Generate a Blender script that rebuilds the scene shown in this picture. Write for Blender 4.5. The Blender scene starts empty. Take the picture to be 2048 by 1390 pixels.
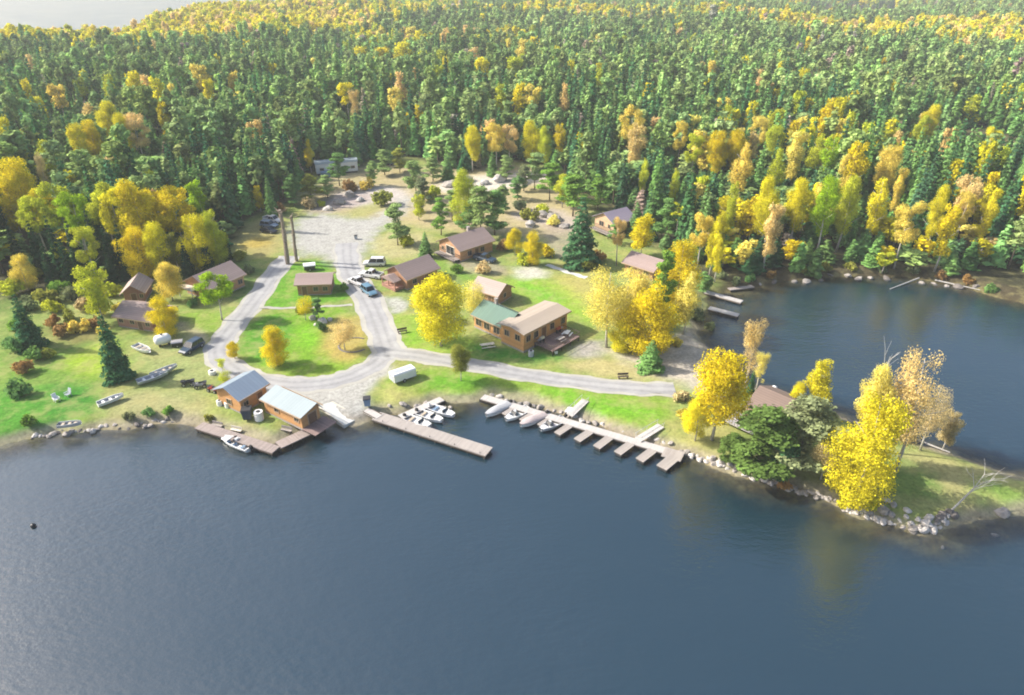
import bpy, bmesh, math, random
import numpy as np
from mathutils import Vector, Matrix
S = bpy.context.scene
COL = S.collection
R = math.radians
random.seed(7)
rng = np.random.default_rng(11)

# ------------------------------------------------------------------ camera geometry
FPX, CX, CY, CAMH, PITCH = 1400.0, 1024.0, 695.0, 65.0, R(29.28)
SP, CP = math.sin(PITCH), math.cos(PITCH)
ZG = 1.2                                   # level of the camp's ground above the lake


def G(px, py, z=ZG):
    """point of the place at height z that the photograph shows at (px, py)"""
    a, b = (px - CX) / FPX, (CY - py) / FPX
    d = Vector((a, CP + b * SP, -SP + b * CP))
    t = (z - CAMH) / d.z
    return Vector((d.x * t, d.y * t, z))


def top_height(p, yt):
    k = (CY - yt) / FPX
    return CAMH + p.y * (k * CP - SP) / (CP + k * SP) - p.z


def depth_of(p):
    return p.y * CP - (p.z - CAMH) * SP


# ------------------------------------------------------------------ object helpers
def tag(o, label=None, cat=None, group=None, kind=None):
    if label: o['label'] = label
    if cat: o['category'] = cat
    if group: o['group'] = group
    if kind: o['kind'] = kind
    return o


def thing(name, label, cat, loc=(0, 0, 0), rz=0.0, group=None):
    o = bpy.data.objects.new(name, None)
    o.empty_display_size = .3
    COL.objects.link(o)
    o.location = loc
    o.rotation_euler = (0, 0, rz)
    return tag(o, label, cat, group)


def link(name, me, parent=None):
    o = bpy.data.objects.new(name, me)
    COL.objects.link(o)
    if parent is not None: o.parent = parent
    return o


def copy_tree(o, parent=None):
    c = o.copy()
    COL.objects.link(c)
    if parent is not None: c.parent = parent
    for ch in list(o.children): copy_tree(ch, c)
    return c


class MB:
    def __init__(s):
        s.v, s.f = [], []

    def add(s, vs, fs):
        n = len(s.v)
        s.v += [tuple(p) for p in vs]
        s.f += [tuple(i + n for i in f) for f in fs]
        return s

    def box(s, c, d, rz=0.0, taper=1.0):
        x, y, z = d[0] / 2, d[1] / 2, d[2] / 2
        vs = []
        cr, sr = math.cos(rz), math.sin(rz)
        for dz, k in ((-z, 1), (z, taper)):
            for dx, dy in ((-x, -y), (x, -y), (x, y), (-x, y)):
                dx *= k; dy *= k
                vs.append((c[0] + dx * cr - dy * sr, c[1] + dx * sr + dy * cr, c[2] + dz))
        return s.add(vs, [(3, 2, 1, 0), (4, 5, 6, 7), (0, 1, 5, 4), (1, 2, 6, 5), (2, 3, 7, 6), (3, 0, 4, 7)])

    def rings(s, rs, close=True, cap=True):
        n = len(rs[0]); vs = [p for r in rs for p in r]; fs = []
        m = n if close else n - 1
        for i in range(len(rs) - 1):
            for j in range(m):
                a, b = i * n + j, i * n + (j + 1) % n
                fs.append((a, b, b + n, a + n))
        if cap:
            fs.append(tuple(range(n - 1, -1, -1)))
            fs.append(tuple((len(rs) - 1) * n + j for j in range(n)))
        return s.add(vs, fs)

    def tube(s, p0, p1, r0, r1=None, n=6):
        p0, p1 = Vector(p0), Vector(p1)
        r1 = r0 if r1 is None else r1
        d = (p1 - p0).normalized()
        a = d.orthogonal().normalized(); b = d.cross(a)
        rs = []
        for p, r in ((p0, r0), (p1, r1)):
            rs.append([p + (a * math.cos(t) + b * math.sin(t)) * r for t in (2 * math.pi * k / n for k in range(n))])
        return s.rings(rs)

    def prism(s, poly, y0, y1, axis='y'):
        """poly: list of (a, z); extruded along axis"""
        def P(a, z, t): return (a, t, z) if axis == 'y' else (t, a, z)
        r0 = [P(a, z, y0) for a, z in poly]; r1 = [P(a, z, y1) for a, z in poly]
        return s.rings([r0, r1])

    def mesh(s, name, mat=None, smooth=False):
        me = bpy.data.meshes.new(name)
        me.from_pydata([tuple(p) for p in s.v], [], s.f)
        bm = bmesh.new(); bm.from_mesh(me)
        bmesh.ops.recalc_face_normals(bm, faces=bm.faces)
        bm.to_mesh(me); bm.free()
        if mat: me.materials.append(mat)
        if smooth:
            for p in me.polygons: p.use_smooth = True
        return me

    def build(s, name, mat=None, parent=None, smooth=False):
        return link(name, s.mesh(name, mat, smooth), parent)


# ------------------------------------------------------------------ materials
def new_mat(name):
    m = bpy.data.materials.new(name); m.use_nodes = True
    nt = m.node_tree
    b = nt.nodes['Principled BSDF']
    return m, nt, nt.nodes, nt.links, b


def plain(name, col, rough=.7, var=.12, scale=1.2, metal=0.0, bump=0.0, spec=.4):
    """one colour with soft weathering noise"""
    m, nt, N, L, b = new_mat(name)
    tc = N.new('ShaderNodeTexCoord')
    nz = N.new('ShaderNodeTexNoise'); nz.inputs['Scale'].default_value = scale; nz.inputs['Detail'].default_value = 5
    L.new(tc.outputs['Object'], nz.inputs['Vector'])
    mr = N.new('ShaderNodeMapRange'); mr.inputs['From Min'].default_value = .25; mr.inputs['From Max'].default_value = .75
    mr.inputs['To Min'].default_value = 1 - var; mr.inputs['To Max'].default_value = 1 + var
    L.new(nz.outputs['Fac'], mr.inputs['Value'])
    mx = N.new('ShaderNodeVectorMath'); mx.operation = 'SCALE'
    mx.inputs[0].default_value = col; L.new(mr.outputs['Result'], mx.inputs['Scale'])
    L.new(mx.outputs['Vector'], b.inputs['Base Color'])
    b.inputs['Roughness'].default_value = rough; b.inputs['Metallic'].default_value = metal
    b.inputs['Specular IOR Level'].default_value = spec
    if bump:
        bp = N.new('ShaderNodeBump'); bp.inputs['Strength'].default_value = bump; bp.inputs['Distance'].default_value = .05
        L.new(nz.outputs['Fac'], bp.inputs['Height']); L.new(bp.outputs['Normal'], b.inputs['Normal'])
    return m


def banded(name, col, col2, axis='Z', period=.25, rough=.75, sharp=.18, var=.15, depth=.5):
    """boards, logs, shingle courses or metal ribs: thin dark joints across one axis"""
    m, nt, N, L, b = new_mat(name)
    tc = N.new('ShaderNodeTexCoord'); sx = N.new('ShaderNodeSeparateXYZ')
    L.new(tc.outputs['Object'], sx.inputs[0])
    dv = N.new('ShaderNodeMath'); dv.operation = 'DIVIDE'; dv.inputs[1].default_value = period
    L.new(sx.outputs[axis], dv.inputs[0])
    fr = N.new('ShaderNodeMath'); fr.operation = 'FRACT'; L.new(dv.outputs[0], fr.inputs[0])
    fl = N.new('ShaderNodeMath'); fl.operation = 'FLOOR'; L.new(dv.outputs[0], fl.inputs[0])
    wn = N.new('ShaderNodeTexWhiteNoise'); wn.noise_dimensions = '1D'; L.new(fl.outputs[0], wn.inputs['W'])
    nz = N.new('ShaderNodeTexNoise'); nz.inputs['Scale'].default_value = 1.4; nz.inputs['Detail'].default_value = 6
    L.new(tc.outputs['Object'], nz.inputs['Vector'])
    lt = N.new('ShaderNodeMath'); lt.operation = 'LESS_THAN'; lt.inputs[1].default_value = sharp; L.new(fr.outputs[0], lt.inputs[0])
    mx = N.new('ShaderNodeMix'); mx.data_type = 'RGBA'
    mx.inputs[6].default_value = (*col, 1); mx.inputs[7].default_value = (*col2, 1)
    L.new(lt.outputs[0], mx.inputs[0])
    ad = N.new('ShaderNodeMath'); ad.operation = 'ADD'; L.new(wn.outputs['Value'], ad.inputs[0]); L.new(nz.outputs['Fac'], ad.inputs[1])
    mr = N.new('ShaderNodeMapRange'); mr.inputs['From Min'].default_value = .3; mr.inputs['From Max'].default_value = 1.7
    mr.inputs['To Min'].default_value = 1 - var; mr.inputs['To Max'].default_value = 1 + var
    L.new(ad.outputs[0], mr.inputs['Value'])
    sc = N.new('ShaderNodeVectorMath'); sc.operation = 'SCALE'
    L.new(mx.outputs[2], sc.inputs[0]); L.new(mr.outputs['Result'], sc.inputs['Scale'])
    L.new(sc.outputs['Vector'], b.inputs['Base Color'])
    b.inputs['Roughness'].default_value = rough
    bp = N.new('ShaderNodeBump'); bp.inputs['Strength'].default_value = depth; bp.inputs['Distance'].default_value = .04; bp.invert = True
    L.new(lt.outputs[0], bp.inputs['Height']); L.new(bp.outputs['Normal'], b.inputs['Normal'])
    return m


def leaf_mat(name, instanced, trans=.35, noise=.35, rough=.6, green=False):
    """foliage: colour from the object (or its instance), mottled by position, lets light through"""
    m, nt, N, L, b = new_mat(name)
    N.remove(b)
    out = N['Material Output']
    if instanced:
        at = N.new('ShaderNodeAttribute'); at.attribute_type = 'INSTANCER'; at.attribute_name = 'tint'
        colout = at.outputs['Color']
    else:
        at = N.new('ShaderNodeObjectInfo'); colout = at.outputs['Color']
    gm = N.new('ShaderNodeNewGeometry')
    nz = N.new('ShaderNodeTexNoise'); nz.inputs['Scale'].default_value = .55; nz.inputs['Detail'].default_value = 4
    L.new(gm.outputs['Position'], nz.inputs['Vector'])
    mr = N.new('ShaderNodeMapRange'); mr.inputs['From Min'].default_value = .3; mr.inputs['From Max'].default_value = .7
    mr.inputs['To Min'].default_value = 1 - noise; mr.inputs['To Max'].default_value = 1 + noise
    L.new(nz.outputs['Fac'], mr.inputs['Value'])
    mr2 = N.new('ShaderNodeMapRange'); mr2.inputs['To Min'].default_value = .75; mr2.inputs['To Max'].default_value = 1.25
    L.new(gm.outputs['Random Per Island'], mr2.inputs['Value'])
    mm = N.new('ShaderNodeMath'); mm.operation = 'MULTIPLY'
    L.new(mr.outputs['Result'], mm.inputs[0]); L.new(mr2.outputs['Result'], mm.inputs[1])
    sc = N.new('ShaderNodeVectorMath'); sc.operation = 'SCALE'
    L.new(colout, sc.inputs[0]); L.new(mm.outputs[0], sc.inputs['Scale'])
    df = N.new('ShaderNodeBsdfDiffuse'); tr = N.new('ShaderNodeBsdfTranslucent')
    L.new(sc.outputs['Vector'], df.inputs['Color']); L.new(sc.outputs['Vector'], tr.inputs['Color'])
    ms = N.new('ShaderNodeMixShader'); ms.inputs[0].default_value = trans
    L.new(df.outputs[0], ms.inputs[1]); L.new(tr.outputs[0], ms.inputs[2])
    L.new(ms.outputs[0], out.inputs['Surface'])
    return m


M = {}
M['bark'] = plain('bark', (.12, .09, .065), .9, .3, 3, bump=.5)
M['white_bark'] = plain('white_bark', (.46, .43, .38), .85, .3, 2.5, bump=.4)
M['dead_bark'] = plain('dead_bark', (.46, .44, .41), .85, .2, 3)
M['snag'] = plain('snag', (.27, .21, .165), .9, .35, 2)
M['leaf'] = leaf_mat('broadleaf_foliage', False, .38)
M['needle'] = leaf_mat('needle_foliage', False, .22, .4)
M['leaf_far'] = leaf_mat('broadleaf_foliage_far', True, .38)
M['needle_far'] = leaf_mat('needle_foliage_far', True, .22, .4)

M['log'] = banded('log_wall_honey', (.56, .295, .115), (.27, .135, .05), 'Z', .28, sharp=.14, var=.1)
M['log_red'] = banded('log_wall_red', (.36, .19, .14), (.17, .08, .06), 'Z', .28, sharp=.16, var=.1)
M['log_brown'] = banded('log_wall_brown', (.36, .19, .10), (.16, .08, .04), 'Z', .28, sharp=.16, var=.12)
M['log_orange'] = banded('log_wall_orange', (.52, .29, .16), (.25, .13, .07), 'Z', .26, sharp=.14, var=.1)
M['log_tan'] = banded('log_wall_tan', (.52, .36, .22), (.28, .18, .1), 'Z', .3, sharp=.14, var=.1)
M['roof_tan'] = banded('shingle_tan', (.37, .31, .25), (.30, .25, .20), 'Y', .45, sharp=.15, var=.08)
M['roof_brown'] = banded('shingle_brown', (.30, .225, .205), (.22, .16, .15), 'Y', .4, sharp=.16, var=.1)
M['roof_brown_x'] = banded('shingle_brown_across', (.30, .225, .205), (.22, .16, .15), 'X', .4, sharp=.16, var=.1)
M['roof_pale_x'] = banded('shingle_pale_across', (.38, .30, .27), (.30, .235, .21), 'X', .4, sharp=.16, var=.1)
M['roof_dark_x'] = banded('shingle_dark_across', (.20, .145, .12), (.14, .10, .085), 'X', .4, sharp=.16, var=.12)
M['roof_violet'] = banded('shingle_violet', (.27, .23, .29), (.2, .17, .22), 'Y', .4, sharp=.16, var=.1)
M['roof_green'] = banded('metal_roof_green', (.085, .165, .125), (.055, .115, .09), 'Y', .6, .45, .08, .1)
M['roof_blue'] = banded('metal_roof_blue', (.24, .30, .37), (.18, .23, .29), 'X', .6, .4, .08, .06)
M['roof_white'] = banded('metal_roof_white', (.30, .355, .37), (.23, .275, .29), 'Y', .6, .4, .08, .06)
M['trim'] = plain('trim_wood', (.42, .30, .20), .7)
M['trim_pale'] = plain('trim_pale', (.66, .60, .52), .6)
M['glass'] = plain('window_glass', (.03, .035, .04), .08, .2, spec=.8)
M['dark_glass'] = plain('dark_glass', (.02, .025, .03), .1, .1, spec=.7)
M['door'] = plain('door_wood', (.16, .09, .055), .6)
M['stone'] = plain('chimney_stone', (.32, .29, .27), .9, .3, 5, bump=.6)
M['concrete'] = plain('concrete', (.52, .53, .51), .85, .08, 2)
M['deck_brown'] = banded('deck_boards_brown', (.25, .17, .155), (.10, .07, .06), 'X', .2, sharp=.16, var=.2)
M['dock_wood'] = banded('dock_boards', (.35, .31, .285), (.16, .135, .12), 'X', .22, sharp=.14, var=.16)
M['dock_old'] = banded('dock_boards_weathered', (.30, .25, .23), (.13, .105, .09), 'X', .22, sharp=.14, var=.2)
M['dock_pale'] = banded('dock_boards_pale', (.47, .45, .43), (.28, .26, .24), 'X', .22, sharp=.12, var=.1)
M['dock_grey'] = banded('dock_boards_grey', (.36, .325, .30), (.17, .15, .13), 'X', .22, sharp=.12, var=.15)
M['timber_dark'] = plain('dark_timber', (.09, .07, .055), .9, .3, 2)
M['float_black'] = plain('black_float', (.03, .03, .032), .6)
M['alu'] = plain('aluminium', (.55, .58, .61), .35, .12, 2, metal=.55)
M['white_gel'] = plain('white_gelcoat', (.70, .71, .71), .3, .05)
M['grey_gel'] = plain('grey_gelcoat', (.42, .44, .46), .35, .06)
M['cover_grey'] = plain('canvas_cover_grey', (.36, .37, .39), .85, .15, 2.5, bump=.3)
M['cover_teal'] = plain('canvas_cover_teal', (.19, .24, .24), .85, .15, 2.5, bump=.3)
M['cover_mauve'] = plain('canvas_cover_mauve', (.38, .33, .33), .85, .15, 2.5, bump=.3)
M['cover_lilac'] = plain('canvas_cover_lilac', (.22, .205, .24), .85, .15, 2.5, bump=.3)
M['motor'] = plain('outboard_black', (.02, .02, .022), .3)
M['motor_white'] = plain('outboard_white', (.6, .6, .6), .35)
M['seat_tan'] = plain('boat_seat_tan', (.42, .36, .28), .7)
M['seat_blue'] = plain('boat_seat_blue', (.16, .24, .34), .7)
M['tyre'] = plain('tyre_rubber', (.018, .018, .018), .85)
M['rim'] = plain('wheel_rim', (.45, .46, .47), .35, metal=.6)
M['lamp'] = plain('lamp_lens', (.7, .7, .68), .15)
M['tail'] = plain('tail_lens', (.4, .02, .02), .2)
def paint(n, c): return plain('paint_' + n, c, .28, .04, .8, spec=.6)
M['p_white'] = paint('white', (.62, .62, .61)); M['p_grey'] = paint('grey', (.34, .33, .35))
M['p_blue'] = paint('blue', (.10, .20, .28)); M['p_black'] = paint('black', (.015, .017, .02))
M['p_navy'] = paint('navy', (.03, .055, .09)); M['p_steel'] = paint('steel_blue', (.19, .25, .33))
M['p_red'] = paint('red', (.42, .06, .045)); M['p_orange'] = paint('orange', (.5, .2, .1))
M['p_silver'] = paint('silver', (.55, .54, .55))
M['plastic_white'] = plain('white_plastic', (.78, .78, .76), .5, .04)
M['plastic_grey'] = plain('grey_plastic', (.38, .41, .45), .5)
M['plastic_blue'] = plain('blue_plastic', (.13, .22, .34), .5)
M['steel_dark'] = plain('dark_steel', (.05, .05, .052), .5, metal=.3)
M['rock'] = plain('shore_rock', (.30, .275, .25), .9, .35, 1.6, bump=.7)
M['rock_pale'] = plain('pale_rock', (.47, .44, .41), .9, .3, 1.6, bump=.6)
M['rock_dark'] = plain('dark_rock', (.15, .135, .125), .9, .3, 1.6, bump=.7)
M['wood_pale'] = plain('pale_timber', (.62, .57, .48), .8, .2, 2)

# ------------------------------------------------------------------ shapes on the ground (numpy)
def poly_sd(poly, X, Y):
    """signed distance to a closed polygon, positive inside"""
    P = np.array([(p[0], p[1]) for p in poly], float); Q = np.roll(P, -1, 0)
    best = np.full(X.shape, 1e18); ins = np.zeros(X.shape, bool)
    for (ax, ay), (bx, by) in zip(P, Q):
        dx, dy = bx - ax, by - ay
        t = np.clip(((X - ax) * dx + (Y - ay) * dy) / (dx * dx + dy * dy + 1e-12), 0, 1)
        best = np.minimum(best, (X - ax - t * dx) ** 2 + (Y - ay - t * dy) ** 2)
        c = ((ay > Y) != (by > Y)) & (X < (bx - ax) * (Y - ay) / (by - ay + 1e-12) + ax)
        ins ^= c
    d = np.sqrt(best)
    return np.where(ins, d, -d)


def line_d(pts, X, Y):
    best = np.full(X.shape, 1e18)
    for a, b in zip(pts[:-1], pts[1:]):
        dx, dy = b[0] - a[0], b[1] - a[1]
        t = np.clip(((X - a[0]) * dx + (Y - a[1]) * dy) / (dx * dx + dy * dy + 1e-12), 0, 1)
        best = np.minimum(best, (X - a[0] - t * dx) ** 2 + (Y - a[1] - t * dy) ** 2)
    return np.sqrt(best)


def sstep(a, b, x):
    t = np.clip((x - a) / (b - a), 0, 1)
    return t * t * (3 - 2 * t)


_w = [(rng.uniform(0, 6.28), rng.uniform(0, 6.28)) for _ in range(24)]
def wob(X, Y, scale, k0=0, n=6):
    """smooth noise about -1..1 with features about `scale` metres"""
    s = np.zeros_like(X, dtype=float)
    for k in range(n):
        a, ph = _w[(k + k0) % 24]
        f = 6.283 / scale * (.6 + .28 * k)
        s += np.sin((X * math.cos(a) + Y * math.sin(a)) * f + ph + 1.7 * np.sin((X * math.sin(a) - Y * math.cos(a)) * f * .6 + ph * 2))
    return s / n * 1.6


def smooth_poly(pts, it=2):
    for _ in range(it):
        q = []
        for a, b in zip(pts, pts[1:] + pts[:1]):
            q += [(a[0] * .75 + b[0] * .25, a[1] * .75 + b[1] * .25), (a[0] * .25 + b[0] * .75, a[1] * .25 + b[1] * .75)]
        pts = q
    return pts


def W(pts, z=ZG):
    return [(G(x, y, z).x, G(x, y, z).y) for x, y in pts]


SHORE = [(-420, 990), (-150, 925), (0, 894), (60, 878), (110, 864), (160, 868), (200, 860), (250, 858), (300, 848), (345, 846), (392, 850), (440, 858),
         (490, 872), (545, 888), (590, 872), (630, 852), (665, 846), (700, 852), (738, 842), (760, 826), (795, 830), (830, 816), (868, 802), (905, 806), (940, 806), (962, 799),
         (985, 795), (1030, 800), (1080, 812), (1130, 830), (1180, 846), (1240, 868), (1300, 888), (1360, 905), (1420, 930), (1480, 952), (1530, 966), (1580, 978), (1640, 988),
         (1668, 1012), (1700, 1030), (1750, 1044), (1800, 1058), (1850, 1068), (1890, 1062), (1920, 1048), (1965, 1040), (2010, 1036), (2110, 1020), (2200, 1000),
         (2170, 972), (2090, 962), (2006, 948), (1960, 928), (1900, 908), (1820, 884), (1740, 856), (1660, 826), (1590, 802), (1530, 786), (1490, 772), (1455, 745), (1432, 712), (1408, 690),
         (1396, 668), (1392, 645), (1402, 626), (1416, 612), (1404, 598), (1420, 590), (1470, 584), (1525, 574), (1560, 562), (1620, 556), (1700, 552), (1800, 552), (1860, 562), (1920, 572), (1965, 586),
         (2010, 598), (2120, 622), (2300, 660)]
main = W(SHORE, 0.0)
MAIN = main + [(420, 150), (2600, 300), (2600, 3600), (-2600, 3600), (-2600, 70)]
LAKE1 = W([(-700, 112), (-200, 106), (60, 101), (180, 99), (262, 98), (278, 84), (292, 70), (330, 56), (400, 45), (480, 37), (545, 31)], 0) + [(-430, 2100), (-2300, 2100)]
LAKE2 = W([(1560, 24), (1640, 44), (1720, 52), (1790, 50), (1830, 36), (1800, 22), (1680, 18)], 0)
LAKE2 = [(x, y) for x, y in LAKE2]
# clearing of the camp: no forest here
CLEAR = W([(-160, 880), (-120, 700), (10, 630), (90, 585), (190, 575), (250, 552), (330, 540), (390, 520), (455, 500), (478, 452), (520, 425), (575, 408), (610, 385), (622, 352), (650, 340), (720, 338), (745, 322),
           (800, 312), (850, 322), (900, 345), (960, 346), (1010, 322), (1070, 330), (1122, 342), (1130, 372), (1165, 398), (1210, 425), (1260, 428), (1280, 446), (1300, 490), (1340, 500), (1390, 540),
           (1430, 560), (1440, 600), (1460, 760), (1560, 800), (2250, 960), (2250, 1100), (1700, 1100), (900, 900)])


def land_d(X, Y):
    d = poly_sd(MAIN, X, Y) + .5 * wob(X, Y, 9, 3) * sstep(500, 250, Y)
    d = np.minimum(d, -poly_sd(LAKE1, X, Y))
    return np.minimum(d, -poly_sd(LAKE2, X, Y))


def ground_z(X, Y, d=None):
    X = np.asarray(X, float); Y = np.asarray(Y, float)
    if d is None: d = land_d(X, Y)
    z = np.where(d > 0, ZG * sstep(-2.5, 4.5, d) * sstep(0, 1.2, d), -1.9 * sstep(0, -9, d))
    clear = poly_sd(CLEAR, X, Y)
    far = sstep(6, 60, -clear) * sstep(3, 60, d)
    hill = 3.2 + 3.0 * wob(X, Y, 170, 5) + 4.5 * sstep(330, 800, Y) * wob(X, Y, 380, 9)
    return z + far * np.maximum(hill, -.4)


def gz(x, y):
    return float(ground_z(np.array([x]), np.array([y]))[0])


def GT(px, py):
    """photograph point -> the ground itself (a few steps of correction for the hills)"""
    p = G(px, py)
    for _ in range(5):
        z = gz(p.x, p.y); p = G(px, py, z)
    return p


def lines(lo, hi, step, out_lo, out_hi, grow):
    a = list(np.arange(lo, hi + step * .5, step)); s = step
    while a[-1] < out_hi: s = min(s * grow, 22); a.append(a[-1] + s)
    s = step; b = [a[0]]
    while b[-1] > out_lo: s = min(s * grow, 22); b.append(b[-1] - s)
    return np.array(b[::-1][:-1] + a)


xs = lines(-115, 150, .8, -2100, 2100, 1.25)
ys = lines(55, 290, .8, 30, 3000, 1.12)
XX, YY = np.meshgrid(xs, ys)
DD = land_d(XX, YY)
ZZ = ground_z(XX, YY, DD)

# --- colours laid on the ground (grass kinds, gravel, sand, forest floor, some painted shadows)
col = np.empty(XX.shape + (3,)); col[:] = (.055, .055, .03)


def lay(mask, c, strength=1.0):
    m = (np.clip(mask, 0, 1) * strength)[..., None]
    col[:] = col * (1 - m) + np.array(c) * m


def area(px, c, feather=1.2, strength=1.0, z=ZG, wobble=.8):
    sd = poly_sd(smooth_poly(W(px, z), 2), XX, YY) + wobble * wob(XX, YY, 6, 2)
    lay(sstep(-feather, feather, sd), c, strength)


DRY, LAWN, LIME, DEEP, SAND, GRAVEL, ROCKY, DIRT = (.30, .31, .10), (.13, .275, .03), (.26, .37, .03), (.05, .20, .02), (.52, .46, .40), (.60, .60, .57), (.46, .40, .36), (.26, .19, .13)
cl = poly_sd(CLEAR, XX, YY) + 2.5 * wob(XX, YY, 14, 1)
lay(sstep(-4, 4, cl), (.21, .28, .075))
lay(sstep(-.1, .6, wob(XX, YY, 11, 7)) * sstep(-4, 4, cl), DRY, .8)
lay(sstep(.25, .9, wob(XX, YY, 7, 12)) * sstep(-4, 4, cl), (.24, .31, .06), .7)
# upper clearing: pale rock and sand with tan grass
area([(600, 420), (620, 380), (660, 345), (760, 322), (900, 345), (1010, 325), (1120, 345), (1150, 400), (1180, 430), (1120, 480), (1000, 470), (860, 460), (700, 430)], (.40, .34, .19), 4)
area([(640, 415), (690, 372), (800, 372), (830, 400), (760, 412)], (.50, .46, .43), 3, .9)
area([(850, 372), (960, 348), (1080, 340), (1115, 352), (1050, 372), (920, 392)], (.60, .56, .50), 3, .8)
area([(1010, 425), (1100, 412), (1170, 440), (1160, 462), (1060, 450)], ROCKY, 3, .8)
area([(640, 400), (700, 385), (760, 392), (700, 420), (600, 432)], (.36, .29, .27), 3, .7)
area([(690, 425), (740, 405), (775, 405), (760, 425), (700, 440)], (.30, .32, .10), 2, .7)
area([(470, 455), (560, 430), (575, 500), (520, 520), (460, 500)], (.36, .31, .12), 3, .9)
area([(485, 478), (545, 470), (540, 492), (480, 500)], (.42, .31, .06), 2, .7)
# left meadow
area([(-100, 720), (60, 690), (200, 660), (250, 680), (250, 750), (180, 780), (60, 760), (-100, 800)], (.12, .25, .03), 3, .85)
area([(-100, 600), (120, 590), (250, 620), (235, 700), (100, 720), (-100, 730)], (.15, .24, .05), 4, .7)
area([(110, 720), (200, 690), (225, 665), (232, 740), (170, 760)], LIME, 2.5, .9)
area([(-80, 790), (60, 765), (200, 775), (190, 850), (60, 872), (-80, 900)], (.06, .24, .02), 3, .9)
area([(100, 770), (170, 770), (210, 790), (150, 830), (90, 830)], (.04, .19, .02), 2.5, .8)
area([(120, 850), (190, 835), (200, 858), (130, 862)], LIME, 2, .8)
area([(190, 800), (300, 775), (420, 800), (400, 840), (250, 848)], (.33, .32, .15), 2.5, .9)
area([(250, 560), (200, 590), (80, 600), (80, 640), (230, 640)], (.25, .30, .09), 3, .8)
area([(80, 650), (180, 640), (230, 670), (120, 700)], (.22, .17, .07), 2.5, .7)
area([(270, 680), (360, 660), (440, 700), (430, 780), (340, 790), (280, 740)], (.27, .31, .12), 2.5, .8)
area([(360, 620), (440, 620), (455, 640), (420, 670), (370, 650)], (.20, .32, .04), 2, .9)
area([(375, 650), (420, 670), (430, 700), (400, 690), (340, 640)], (.44, .38, .27), 1.5, .9)
area([(455, 545), (540, 530), (500, 590), (470, 625)], (.05, .13, .04), 2, .6)  # shade beside the left road, painted dark into the ground colour
# middle: lawn inside the road loop, triangle above it
area([(560, 530), (655, 515), (680, 560), (712, 600), (600, 610), (515, 620), (545, 570)], (.12, .29, .025), 1.2)
area([(478, 705), (500, 645), (560, 618), (700, 612), (740, 680), (735, 712), (690, 742), (600, 754), (520, 738)], (.16, .31, .025), 1.0)
area([(480, 690), (495, 645), (560, 625), (590, 650), (560, 700), (510, 735)], (.07, .25, .02), 2, .8)
area([(640, 640), (735, 625), (742, 700), (690, 735), (640, 712)], (.42, .31, .10), 2, .85)
area([(590, 655), (635, 650), (640, 690), (600, 700)], (.17, .40, .02), 1.5, .8)
area([(520, 735), (600, 728), (690, 720), (680, 745), (600, 757)], (.20, .33, .03), 1.5, .8)
# right of the loop, lodge lawns
area([(775, 625), (830, 625), (960, 680), (1000, 720), (900, 716), (800, 700)], (.23, .34, .05), 1.5)
area([(780, 640), (812, 640), (850, 690), (800, 690)], (.15, .33, .02), 1.5, .7)
area([(930, 690), (1000, 690), (1060, 708), (1120, 700), (1120, 722), (960, 722)], (.04, .22, .02), 2, .85)  # the lodge's shadow, painted as dark green in front of it
area([(1000, 560), (1080, 550), (1190, 590), (1215, 650), (1150, 640), (1030, 590)], (.22, .37, .035), 2.5)
area([(1020, 560), (1080, 572), (1140, 600), (1090, 610)], (.14, .37, .03), 2, .7)
area([(1080, 540), (1240, 560), (1230, 650), (1180, 620)], (.44, .38, .12), 3, .7)
area([(820, 490), (880, 520), (960, 545), (960, 570), (860, 540)], (.16, .30, .04), 2, .8)
area([(740, 470), (850, 460), (870, 500), (800, 520), (740, 510)], (.42, .38, .20), 2.5, .8)
area([(1020, 540), (1080, 530), (1100, 555), (1040, 560)], (.56, .54, .50), 2, .8)
area([(880, 520), (990, 522), (1030, 545), (960, 555)], (.34, .27, .24), 2, .6)
area([(1090, 425), (1175, 470), (1180, 530), (1090, 515)], (.33, .27, .24), 2, .6)
area([(1130, 690), (1205, 680), (1215, 710), (1150, 722)], (.34, .32, .31), 1.8, .9)
area([(1120, 722), (1260, 715), (1340, 755), (1300, 768), (1150, 745)], (.44, .38, .19), 2, .8)
area([(1190, 690), (1300, 715), (1380, 640), (1420, 700), (1470, 770), (1420, 790), (1340, 760), (1250, 725)], (.52, .46, .40), 2.5, .9)
area([(740, 790), (780, 745), (900, 735), (1100, 760), (1345, 790), (1345, 850), (1200, 835), (1080, 798), (960, 790), (860, 795), (770, 820)], (.19, .31, .035), 1.5, .95)
area([(830, 750), (960, 745), (980, 775), (860, 785)], (.10, .30, .02), 2, .7)
area([(1060, 770), (1200, 790), (1320, 815), (1320, 840), (1180, 825)], (.14, .36, .02), 2, .8)
area([(740, 790), (780, 765), (860, 790), (790, 815)], (.40, .36, .14), 2, .7)
area([(960, 785), (1100, 798), (1250, 850), (1360, 885), (1360, 905), (1160, 845), (1040, 806)], (.40, .36, .28), .8, .9)
area([(1380, 830), (1480, 850), (1440, 900), (1360, 890)], (.36, .34, .12), 2, .9)
# the point
area([(1750, 880), (2020, 950), (2100, 980), (2000, 1030), (1850, 1020), (1740, 1000)], (.40, .37, .16), 2, .9)
area([(1930, 960), (2060, 965), (2060, 1020), (1960, 1020)], (.18, .33, .05), 2, .8)
area([(1760, 900), (1850, 930), (1920, 1000), (1800, 1010), (1740, 980)], (.08, .20, .03), 2, .75)  # shadow of the point's big trees, painted as darker grass
area([(1480, 880), (1660, 920), (1660, 985), (1520, 955)], (.10, .11, .05), 2, .6)
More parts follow.
